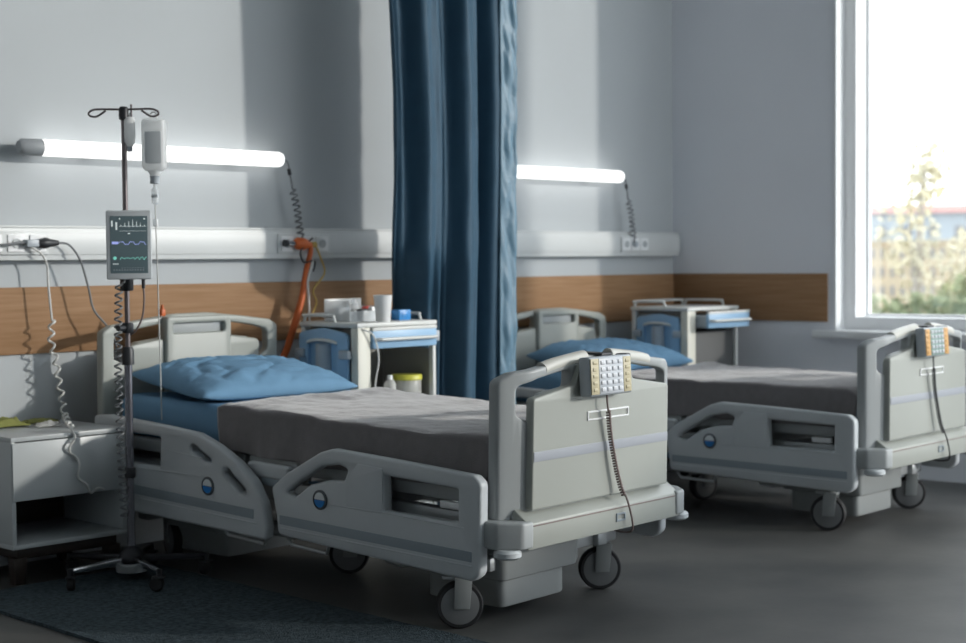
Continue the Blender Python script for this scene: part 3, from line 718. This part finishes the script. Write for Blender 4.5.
MB().lathe([(.005, -.03), (.014, -.022), (.014, .030), (.006, .040), (.005, .052)], 18).build('drip_chamber', CLEAR, d)
MB().box(-.012, .012, -.012, .012, -.002, .012, .003).build('chamber_ring', CGREY, d)
MB().box(-.009, .009, -.008, .010, -.115, -.085, .003).build('roller_clamp', TRIM, d)
q0 = d.matrix_world
bpy.context.view_layer.update()
inv = d.matrix_world.inverted()
e0 = at(.117, 0, 1.47); e3 = BM[1] @ V((.045, 1.84, .575))
MB().tube([inv @ q for q in bez([e0, e0.lerp(e3, .35)+V((.004, .004, 0)), e0.lerp(e3, .75)+V((.003, .003, 0)), e3], 12)], .0026, 8).build('drip_tube', WHITEC, d)
v = empty('medicine_vial', at(.022, 0, 1.70), va, 'small white vial hanging upside down at the top of the drip stand pole', 'vial')
MB().lathe([(.008, -.008), (.012, 0), (.020, .016), (.022, .03), (.022, .10), (.018, .112), (.0, .114)], 22).build('vial_body', BOTTLE, v)
MB().lathe([(0, -.022), (.009, -.022), (.011, -.018), (.011, -.002), (.008, .002)], 18).build('vial_cap', CGREY, v)
MB().tube(bez([(0, 0, .112), (0, .006, .125), (.008, .004, .132), (.008, 0, .118)], 5), .0025, 8).build('hanging_loop', WHITEC, v)

# patient monitor on the pole
MW, MH = .172, .268
mo = empty('patient_monitor', V((PX, PY, RUGT+1.18))+V((0, 0, 0)), R(-33), 'upright monitor tablet showing three traces, clamped on the drip stand pole', 'monitor')
MX = T(.012, -.045, 0)
MB().plate(rp([(-MW/2, 0, .008), (MW/2, 0, .008), (MW/2, MH, .008), (-MW/2, MH, .008)], 4), [], .03, .005, MX @ XZ).build('shell', MONW, mo)
sc = MB().box(-.071, .071, -.0165, -.012, .024, .246, .001).build('screen', SCREEN, mo, Mx=MX)
def trace(fn, x0, x1, z, th, m, name):
    n = 90; o_ = []
    for i in range(n+1):
        x = x0+(x1-x0)*i/n; o_.append((x, -.0172, z+fn(i/n)))
    MB().tube([MX @ V(p) for p in o_], th, 6).build(name, m, sc)
def spike(t):
    f = (t*7) % 1; return .026*max(0, 1-abs(f-.5)*22)-.004*max(0, 1-abs(f-.57)*22)
trace(spike, -.036, .066, .206, .0009, TR_W, 'pulse_trace')
trace(lambda t: .0, -.036, .066, .188, .0006, TR_W, 'rule_line')
trace(lambda t: .006*sin(t*2*pi*2.7)+.002*sin(t*2*pi*8), -.038, .066, .141, .0012, TR_B, 'blue_trace')
trace(lambda t: .008*abs(sin(t*pi*5.5))**.7+.002*sin(t*40)-.004, -.034, .066, .081, .0012, TR_G, 'green_trace')
t_ = MB()
for x0, x1, z0, z1 in ((-.066, -.060, .205, .228), (-.050, -.043, .192, .222), (-.036, -.032, .232, .238), (.056, .062, .232, .238), (-.062, -.040, .059, .062), (-.004, .006, .176, .180)):
    t_.box(x0, x1, -.0172, -.0160, z0, z1)
t_.build('white_readouts', TR_W, sc, Mx=MX)
MB().box(-.064, -.040, -.0172, -.0160, .137, .147).build('blue_readout', TR_B, sc, Mx=MX)
MB().lathe([(0, 0), (.007, 0), (.007, .0012), (0, .0012)], 16, Mx=MX @ T(-.054, -.0162, .083) @ M4.Rotation(R(90), 4, 'X')).build('green_readout', TR_G, sc)
t_ = MB()
for i in range(12): t_.box(-.06+i*.010, -.0545+i*.010, -.0170, -.0160, .034, .040)
for i in range(9): t_.box(-.030+i*.010, -.0235+i*.010, -.0170, -.0160, .044, .046)
t_.build('small_readouts', STRIPE, sc, Mx=MX)
MB().box(-.022, .022, -.032, .026, .02, .06, .005).box(-.022, .022, -.032, .026, .19, .23, .005).build('pole_bracket', DARK, mo)
MB().lathe([(.022, -.045), (.026, -.04), (.026, .0), (.02, .006)], 18).build('pole_grip', DARK, mo)
MB().tube([MX @ V((.052, -.0, .004)), MX @ V((.052, 0, -.035))], .007, 12).build('cable_plug', DARK, mo)
tag(MB().tube([V((PX-.03, PY-.04, RUGT+1.185)), V((PX-.034, PY-.035, RUGT+1.17))]+coil([(PX-.034, PY-.0, RUGT+1.165), (PX-.038, PY+.01, RUGT+.9), (PX-.036, PY+.01, RUGT+.6), (PX-.032, PY+.0, RUGT+.3), (PX-.030, PY+.0, RUGT+.24)], .013, 30, 12), .0042, 7).build('monitor_coil_cable', GREYC), 'grey coiled cable running down beside the drip stand pole under the monitor', 'cable')
mm = T(PX, PY, RUGT+1.18) @ M4.Rotation(R(-33), 4, 'Z') @ MX
tag(MB().tube(bez([mm @ V((.052, 0, -.03)), mm @ V((.054, 0, -.08)), mm @ V((.045, .01, -.15)), mm @ V((.02, .02, -.20)), mm @ V((0.0, .03, -.215))], 8), .004, 8).build('monitor_lead', BROWNC), 'thin dark lead curving from the bottom of the monitor back to the pole', 'cable')

# ------------------------------------------------------------------ nightstand
NX0, NX1, NY0, NY1 = -3.25, -2.745, -.50, -.03
ns = empty('nightstand', ((NX0+NX1)/2, (NY0+NY1)/2, 0), 0, 'white nightstand with one drawer and open shelf beside the drip stand', 'nightstand')
Q = T(-(NX0+NX1)/2, -(NY0+NY1)/2, 0); th = .018; zb, zt = .158, .592
MB().box(NX0, NX1, NY0, NY1, zt-th, zt, .002).build('top', NSW, ns, Mx=Q)
for x in (NX0, NX1-th): MB().box(x, x+th, NY0+.002, NY1, zb+th, zt-th, .0015).build('side_panel', NSW, ns, Mx=Q)
MB().box(NX0, NX1, NY0, NY1, zb, zb+th, .002).build('bottom_panel', NSW, ns, Mx=Q)
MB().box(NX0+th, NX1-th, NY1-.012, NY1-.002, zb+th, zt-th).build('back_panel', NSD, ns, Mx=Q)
MB().box(NX0+th, NX1-th, NY0+.03, NY1-.012, .355, .37).build('shelf', NSW, ns, Mx=Q)
MB().box(NX0+.004, NX1-.004, NY0-.004, NY0+.016, .345, zt-th-.004, .002).build('drawer_front', NSW, ns, Mx=Q)
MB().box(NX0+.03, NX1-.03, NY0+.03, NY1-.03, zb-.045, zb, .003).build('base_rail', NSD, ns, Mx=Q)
for x in (NX0+.045, NX1-.045):
    for y in (NY0+.05, NY1-.05):
        z0l = RUGT if y < -.2 else 0
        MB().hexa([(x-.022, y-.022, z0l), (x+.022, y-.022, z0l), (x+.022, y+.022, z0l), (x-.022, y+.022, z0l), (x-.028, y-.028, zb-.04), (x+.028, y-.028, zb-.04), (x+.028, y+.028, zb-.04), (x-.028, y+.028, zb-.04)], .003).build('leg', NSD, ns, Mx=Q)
def crumple(name, c, sx, sy, h, m, label, cat, seed):
    def fn(u, v):
        a, b = u*2-1, v*2-1; r = 1+.25*nz(a*2+seed, b*2)
        f = max(0, 1-(a*a)**1.5)*max(0, 1-(b*b)**1.5)
        return (a*sx/2*r, b*sy/2*r, .003+h*f*(.55+.6*abs(nz(a*2.4+seed, b*2.4, seed)))+.004*abs(nz(a*7, b*7, seed)))
    o = grid_obj(name, m, 30, 30, fn, T(*c), .003); return tag(o, label, cat)
crumple('folded_cloth', (-3.09, -.12, zt+.004), .22, .10, .045, GLOVE, 'crumpled yellow green cloth at the back left of the nightstand top', 'cloth', 3)
crumple('folded_cloth', (-2.90, -.085, zt+.004), .15, .07, .018, GLOVE, 'flat olive green cloth at the back of the nightstand by the wall', 'cloth', 8)
crumple('plastic_wrapper', (-2.95, -.25, zt+.004), .12, .06, .022, MILK, 'crumpled clear plastic wrapper on the nightstand top beside the white cable', 'wrapper', 5)

# ------------------------------------------------------------------ rug
def rugfn(u, v):
    x = -3.47+.86*u+.012*nz(v*9, 1); y = -2.9+2.42*v+.012*nz(u*7, 4)
    return (x, y, RUGT+.0015*nz(x*60, y*60)-.0009)
rg = MB()
bm = rg.bm; nu, nv = 86, 230
vs = [[bm.verts.new(rugfn(i/nu, j/nv)) for j in range(nv+1)] for i in range(nu+1)]
for i in range(nu):
    for j in range(nv): bm.faces.new((vs[i][j], vs[i+1][j], vs[i+1][j+1], vs[i][j+1]))
ed = [e for e in bm.edges if e.is_boundary]
r = bmesh.ops.extrude_edge_only(bm, edges=ed)
for q in r['geom']:
    if isinstance(q, bmesh.types.BMVert): q.co.z = .0005
tag(rg.build('rug', RUGM, None, 60), 'dark grey blue short pile rug on the floor under the drip stand', 'rug')

# ------------------------------------------------------------------ bedside cabinets
def make_cart(loc, rz, label, flush=False):
    c = empty('bedside_cabinet', loc, rz, label, 'cabinet', 'blue and white bedside cabinets')
    w, d, h = .49, .41, .975
    top = MB().box(-.005, w+.005, -.005, d+.005, h-.022, h, .006).build('top_tray', CWHITE, c)
    for nm, x0, x1, y0, y1 in (('rim', 0, .008, .16, d-.02), ('rim', w-.008, w, .10, d-.02), ('rim', .01, w-.01, d-.012, d-.004)):
        a0 = V((x0, y0, h-.002)); 
        if x1-x0 < .1: pts = [(x0+.004, y0, h-.004), (x0+.004, y0+.012, h+.022), (x0+.004, y0+.03, h+.030), (x0+.004, y1-.03, h+.030), (x0+.004, y1-.012, h+.022), (x0+.004, y1, h-.004)]
        else: pts = [(x0, y0, h-.004), (x0+.012, y0, h+.022), (x0+.03, y0, h+.030), (x1-.03, y0, h+.030), (x1-.012, y0, h+.022), (x1, y0, h-.004)]
        MB().tube(bez(pts, 5), .007, 10).build('rim_rail', CWHITE, top)
    for x, y, sx, sy, m in ((0, 0, .078, .05, CREAM), (0, d-.03, .03, .03, CWHITE), (w-.022, 0, .022, .03, CWHITE), (w-.022, d-.03, .022, .03, CWHITE)):
        MB().box(x, x+sx, y, y+sy, .085, h-.02, .006).build('post', m, c)
    # left side: blue panel with a grey recessed handle and two latches
    pz = [(.062, .10, .01), (.378, .10, .01), (.378, .915, .03), (.22, .940, .2), (.062, .915, .03)]
    hole = rp([(.128, .66, .01), (.318, .66, .01), (.318, .87, .012), (.223, .88, .1), (.128, .87, .012)], 4)
    sp = MB().plate(rp(pz, 6), [hole], .02, .004, T(.014, 0, 0) @ YZ).build('side_door', CBLUE, c)
    MB().box(.022, .030, .122, .324, .65, .885).build('handle_recess', CBLUE, sp)
    MB().tube([(.018, .222, .662), (.018, .222, .865)], .040, 20).build('handle_post', CGREY, sp)
    MB().tube(bez([(.006, .126, .870), (.0, .165, .879), (.0, .223, .883), (.0, .28, .879), (.006, .320, .870)], 5), .008, 10).build('recess_lip', CWHITE, sp)
    for y in (.045, .335): MB().box(-.010, .02, y, y+.06, .80, .84, .006).build('latch', CGREY, sp)
    MB().box(.03, .036, .03, d-.03, .09, h-.03).build('inner_panel', CBACK, c)
    # front: drawer, open bay
    return c
def cart_front(c, pull, closed):
    w, d, h = .49, .41, .975
    dr = MB().box(.082, w-.004, -.012-pull, .010-pull, .855, .942, .006).build('drawer', CBLUE, c)
    MB().box(.09, w-.012, .010-pull, .34-pull, .858, .925).build('drawer_box', CGREY, dr)
    MB().box(.082, w-.004, -.014-pull, .006-pull, .936, .952, .004).build('drawer_edge', CWHITE, dr)
    MB().tube(bez([(.095, -.012-pull, .898), (.11, -.032-pull, .898), (.15, -.036-pull, .898), (w-.06, -.036-pull, .898), (w-.03, -.032-pull, .898), (w-.015, -.012-pull, .898)], 5), .008, 10).build('drawer_handle', CWHITE, dr)
    MB().box(w-.006, w+.022, -.004, .022, .875, .925, .004).build('side_hook', CGREY, c)
    MB().box(.036, w-.018, d-.05, d-.04, .10, .95).build('back_panel', CBACK, c)
    MB().box(w-.018, w-.008, .03, d-.03, .10, .84).build('right_panel', CBACK, c)
    MB().box(.036, w-.022, .02, d-.05, .565, .58).build('shelf', CGREY, c)
    MB().box(.005, w-.005, .01, d-.01, .085, .11, .004).build('base', CWHITE, c)
    if closed: MB().box(.080, w-.024, .016, .028, .115, .835, .004).build('front_door', CDARK, c)
    for x in (.05, w-.05):
        for y in (.06, d-.06):
            k = MB().tube([(x, y, .05), (x, y, .09)], .012, 12).box(x-.02, x+.02, y-.017, y+.017, .052, .066, .003).build('caster', CGREY, c)
            MB().lathe([(0, -.012), (.026, -.012), (.030, -.008), (.030, .008), (.026, .012), (0, .012)], 24, Mx=T(x, y, .030) @ M4.Rotation(R(90), 4, 'Y')).build('wheel', TYRE, k)
c1 = make_cart((-1.600, -.62, 0), 0, 'bedside cabinet with blue side and supplies on top, left of the curtain')
c2 = copy_tree(c1)
for ch in c1.children:
    if ch.name.startswith('side_door'): ch.data = ch.data.copy(); ch.scale = (1, 1.10, 1.012); ch.location = (-.018, -.008, 0)
c2.location = (.885, -.605, 0); c2['label'] = 'bedside cabinet with blue side in the corner, its drawer pulled out, nothing on top'
cart_front(c1, 0, False); cart_front(c2, .075, True)

CT = .975
def on_c1(x, y): return (-1.600+x, -.62+y)
x, y = on_c1(.155, .215)
o = empty('supply_tray', (x, y, CT), R(4), 'clear plastic tray of small medical supplies on top of the left cabinet', 'tray')
MB().box(-.09, .15, -.075, -.071, .002, .05, .001).box(-.09, .15, .091, .095, .002, .105, .001).box(-.092, -.088, -.075, .095, .002, .10, .001).box(.148, .152, -.075, .095, .002, .07, .001).box(-.09, .15, -.075, .095, 0, .004, .001).build('tray_walls', CLEAR, o)
def small(name, mb, m, loc, label, cat, rz=0, group=None):
    o = mb.build(name, m); o.location = loc; o.rotation_euler.z = rz; return tag(o, label, cat, group)
small('small_device', MB().box(-.03, .03, -.02, .02, 0, .05, .008), DARK, (x+.05, y-.02, CT+.006), 'small black device lying in the clear supply tray', 'device')
small('red_cap', MB().lathe([(.018, 0), (.02, .004), (.02, .055), (.014, .062), (0, .062)], 20), RED, (x+.11, y+.03, CT+.006), 'small red capped bottle inside the clear supply tray', 'bottle')
small('grey_box', MB().box(-.04, .04, -.02, .02, 0, .06, .006), CGREY, (x-.02, y+.05, CT+.006), 'small grey box standing at the back of the clear supply tray', 'box')
small('resuscitator_bulb', MB().sphere((0, 0, .03), .03, (1, 1, .9)).lathe([(.012, .05), (.016, .052), (.016, .07), (0, .07)], 16), CLEAR, (x+.045, y+.055, CT+.006+.065), 'clear round plastic bulb poking up above the supply tray', 'bulb')
bpy.data.objects['resuscitator_bulb'].location = (x+.06, y+.06, CT+.03)
small('tube_roll', MB().tube(coil([(-.03, 0, .012), (0, .004, .014), (.03, 0, .012)], .02, 5, 16), .004, 8), WHITEC, (x-.04, y-.03, CT+.016), 'small roll of white tube inside the clear supply tray', 'tube')
small('white_packet', MB().box(-.035, .035, -.012, .012, 0, .06, .004), TRIM, (x+.105, y-.035, CT+.006), 'white paper packet standing at the front of the supply tray', 'packet', R(15))
x, y = on_c1(.155, .06)
o = empty('paper_cup', (x+.035, y-.02, CT), 0, 'white tapered cup on top of the left cabinet beside the supply tray', 'cup')
MB().lathe([(0, 0), (.031, 0), (.033, .004), (.043, .122), (.045, .124), (.041, .122), (.031, .008), (0, .006)], 28).build('cup_wall', mat('paper_white', (.74, .75, .75), .5), o)
x, y = on_c1(.385, .13)
small('blue_box', MB().box(-.038, .038, -.03, .03, 0, .05, .004).box(-.02, .02, -.032, -.028, .012, .038, .002), BLUEP, (x, y, CT), 'small blue box on top of the left cabinet next to the curtain', 'box')
# in the open bay
x, y = on_c1(.255, .07)
o = empty('spray_bottle', (x, y, .58), 0, 'slim white bottle standing on the open shelf of the left cabinet', 'bottle')
MB().lathe([(0, 0), (.027, 0), (.029, .004), (.029, .10), (.020, .115), (.012, .122)], 24).build('bottle_body', MILK, o)
MB().lathe([(.013, .12), (.013, .138), (.010, .142), (0, .142)], 18).build('bottle_cap', TRIM, o)
x, y = on_c1(.388, .10)
o = empty('lidded_jar', (x, y, .58), 0, 'clear jar with a yellow green lid on the open shelf of the left cabinet', 'jar')
MB().lathe([(0, 0), (.066, 0), (.070, .005), (.072, .115), (.070, .118), (.068, .115), (.066, .008), (0, .006)], 30).build('jar_body', MILK, o)
MB().lathe([(.074, .112), (.076, .114), (.076, .13), (.070, .138), (0, .138)], 30).build('jar_lid', YLID, o)
x, y = on_c1(.09, -.003)
tag(MB().tube(bez([(x-.09, y+.02, .955), (x-.03, y-.02, .93), (x+.0, y-.022, .88), (x+.015, y-.02, .80), (x-.005, y-.018, .70), (x-.01, y-.018, .58)], 8), .004, 8).build('hanging_cord', WHITEC), 'thin white cord hanging down the front post of the left cabinet', 'cable')

# ------------------------------------------------------------------ curtain
YC = -.57
def curtain_edge(z):
    t = min(1, max(0, (1.34-z)/.34)); t = t*t*(3-2*t)
    bulge = .016*sin((z-1.2)*2.6)
    return -1.325+bulge, -.640-.02*min(1, max(0, (1.9-z)/1.2)), t*.29
def curt(u, z, k=0):
    x0, x1, push = curtain_edge(z)
    fold = (u+.03*sin(u*6+1)+.012*nz(z*.7, u*2))*2*pi*2.75+5.85
    sw = sin(fold); sw = sw*(1.35-.35*abs(sw))
    y = YC+.048*sw*(1+.25*nz(u*3, 3+z*.3))+.012*sin(u*2*pi*7.3+.6*nz(z*.8, u))+.008*nz(u*9, z*1.1)+.004*nz(u*30, z*4)
    x = x0+(x1-x0)*u+.014*cos(fold)*(1 if .04 < u < .96 else 0)+push*(1-u)**2
    return (x, y+push*1.06*(1-u)**2, z)
ZT, ZB = 2.97, .04
cu = empty('privacy_curtain', (-.88, YC, ZB), 0, 'tall blue curtain hanging in deep folds between the two beds', 'curtain')
def cfn(u, v):
    p = V(curt(u, ZB+(ZT-ZB)*v)); return p-V((-.88, YC, ZB))
o = grid_obj('cloth', CURT, 170, 110, cfn, M4.Identity(4), .004); o.parent = cu
def hfn(u, v):
    z = ZB+(ZT-ZB)*v; p = V(curt(1, z)); 
    return p+V((-.014+u*.106+.004*nz(z*6, 9)*u, -.006-.012*u+(.012*nz(z*6, u*3)+.008*nz(z*15+u*4, 2+u))*min(1, u*4), 0))-V((-.88, YC, ZB))
o = grid_obj('side_hem', HEM, 12, 240, hfn, M4.Identity(4), .006); o.parent = cu
tr = empty('curtain_track', (-.88, YC, ZT), 0, 'white curtain track held off the back wall over the blue curtain', 'curtain track')
MB().box(-.62, .62, -.02, .02, 0, .03, .004).build('track_bar', TRIM, tr)
for s in (-.5, .5): MB().box(s-.012, s+.012, .0, -YC, .03, .05, .003).build('track_bracket', TRIM, tr)

# ------------------------------------------------------------------ outdoors
OD = V((.862, .507, 0)); OS = V((.507, -.862, 0)); O0 = V((-6.148, -5.893, 0))   # towards the window view; sideways to the right
def out(d, s, z): return O0+OD*d+OS*s+V((0, 0, z))
ORZ = atan2(OD.y, OD.x)-pi/2
GZ = -5.0
struct(tag(MB().box(3.6, 330, -90, 330, GZ-.5, GZ).build('ground', GROUND), None))
bd = empty('apartment_building', out(150, 0, GZ), ORZ, 'beige building with rows of small arched windows seen through the window', 'building')
MB().box(-30, 30, 0, 14, 0, 7.5).build('walls', BEIGE, bd)
MB().box(-30.2, 30.2, -.3, 14, 7.5, 7.7).build('parapet', BEIGE, bd)
for r_ in range(3):
    for i in range(66):
        x = -29.4+i*.905; z = 6.5-r_*1.75
        MB().plate(rp([(x-.17, z-.5), (x+.17, z-.5), (x+.17, z+.45, .16), (x-.17, z+.45, .16)], 4), [], .12, .005, XZ).build('window', OWIN, bd)
fb_ = empty('long_building', out(260, 0, GZ), ORZ, 'long far grey building with a red roof above the beige building', 'building')
MB().box(-60, 60, 0, 20, 0, 13.2).build('walls', FARB, fb_)
MB().hexa([(-61, -1, 13.2), (61, -1, 13.2), (61, 21, 13.2), (-61, 21, 13.2), (-58, 5, 14.6), (58, 5, 14.6), (58, 15, 14.6), (-58, 15, 14.6)]).build('roof', FARR, fb_)
m_ = MB()
for i in range(28): m_.box(-56+i*4.1, -54.4+i*4.1, -.06, .05, 9.2, 11.0)
m_.build('window_row', OWIN, fb_)
def leaves(n, c, rad, size, seed, flat=1.0):
    rnd = random.Random(seed); bm = bmesh.new()
    for _ in range(n):
        while True:
            p = V((rnd.uniform(-1, 1), rnd.uniform(-1, 1), rnd.uniform(-1, 1)))
            if p.length < 1: break
        p = V((p.x*rad[0], p.y*rad[1], p.z*rad[2]))+V(c)
        a = V((rnd.gauss(0, 1), rnd.gauss(0, 1), rnd.gauss(0, 1))).normalized(); b = a.orthogonal().normalized(); s = size*rnd.uniform(.6, 1.4)
        n2 = a.cross(b)
        q = [bm.verts.new(p+a*s), bm.verts.new(p+b*s*.5+n2*s*.12), bm.verts.new(p-a*s), bm.verts.new(p-b*s*.5+n2*s*.12)]
        bm.faces.new(q)
    return bm
def tree(d, s, h, crowns, label, leafm, seed, n, size, trunk=.09, name='tree'):
    if name == 'shrub': h += .7; crowns = [(a, b, c_+.7, e, f_) for a, b, c_, e, f_ in crowns]
    t = empty(name, out(d, s, GZ), ORZ, label, 'tree' if name == 'tree' else 'shrub', None)
    mb = MB(); rnd = random.Random(seed)
    mb.tube(bez([(0, 0, 0), (.1, .05, h*.35), (-.05, 0, h*.7), (.05, .05, h)], 6), trunk, 8, trunk*.25)
    for cx, cy, cz, r1, r2 in crowns:
        mb.tube(bez([(0, 0, cz*.55), (cx*.5, cy*.5, cz*.85), (cx, cy, cz+r2*.6)], 5), trunk*.4, 6, trunk*.1)
    mb.build('trunk', BARK, t)
    f = MB()
    for i, (cx, cy, cz, r1, r2) in enumerate(crowns):
        b = leaves(n, (cx, cy, cz), (r1, r1, r2), size, seed+i); me = bpy.data.meshes.new('t'); b.to_mesh(me); b.free(); f.bm.from_mesh(me)
    f.build('foliage', leafm, t, 0)
    return t
tree(24, .75, 7.5, [(-.15, 0, 6.6, .45, .7), (.25, .1, 5.6, .6, .8), (.1, 0, 7.5, .35, .5), (-.5, .1, 5.2, .35, .5), (.75, 0, 6.1, .45, .6)], 'thin pale yellow tree close outside the window, tallest of the plants', LEAFY, 11, 210, .075)
tree(26, 2.1, 7.4, [(0, 0, 6.2, .7, .8), (.5, 0, 5.3, .7, .8), (-.5, 0, 5.2, .6, .7)], 'yellow leafed tree outside at the right edge of the window view', LEAFY, 31, 300, .075)
tree(22, -.35, 5.3, [(-.2, 0, 4.75, .5, .5), (.4, 0, 4.6, .5, .42), (0, 0, 4.0, .9, .6)], 'dark green shrub outside at the lower left of the window view', LEAFG, 41, 420, .075, .05, 'shrub')
tree(22.5, .85, 5.2, [(-.2, 0, 4.6, .5, .42), (.4, 0, 4.75, .45, .45), (.2, 0, 4.0, .9, .6)], 'green shrub outside below the tallest yellow tree', LEAFG, 51, 420, .075, .05, 'shrub')
tree(21.5, 1.75, 5.6, [(-.2, 0, 5.0, .45, .5), (.4, 0, 4.7, .6, .6), (.1, 0, 4.0, .9, .6)], 'dark green shrub outside at the lower right of the window view', LEAFG, 61, 420, .075, .05, 'shrub')

# ------------------------------------------------------------------ light
SAZ, SEL = R(37), R(14.5)
sd = V((-sin(SAZ)*cos(SEL), cos(SAZ)*cos(SEL), -sin(SEL)))       # the way the sunlight travels
sl = bpy.data.lights.new('sun', 'SUN'); sl.energy = 1.85; sl.angle = R(2.2); sl.color = (1, .965, .90)
so = bpy.data.objects.new('sun', sl); C.objects.link(so); so.rotation_euler = sd.to_track_quat('-Z', 'Y').to_euler(); so.location = (6, -8, 6)
wd = bpy.data.worlds.new('sky'); S.world = wd; wd.use_nodes = True
bg = wd.node_tree.nodes['Background']; bg.inputs['Color'].default_value = (.90, .96, 1.0, 1); bg.inputs['Strength'].default_value = 3.3

vs_ = S.view_settings; vs_.view_transform = 'Standard'; vs_.look = 'None'; vs_.gamma = 1; vs_.use_curve_mapping = False; vs_.exposure = 0
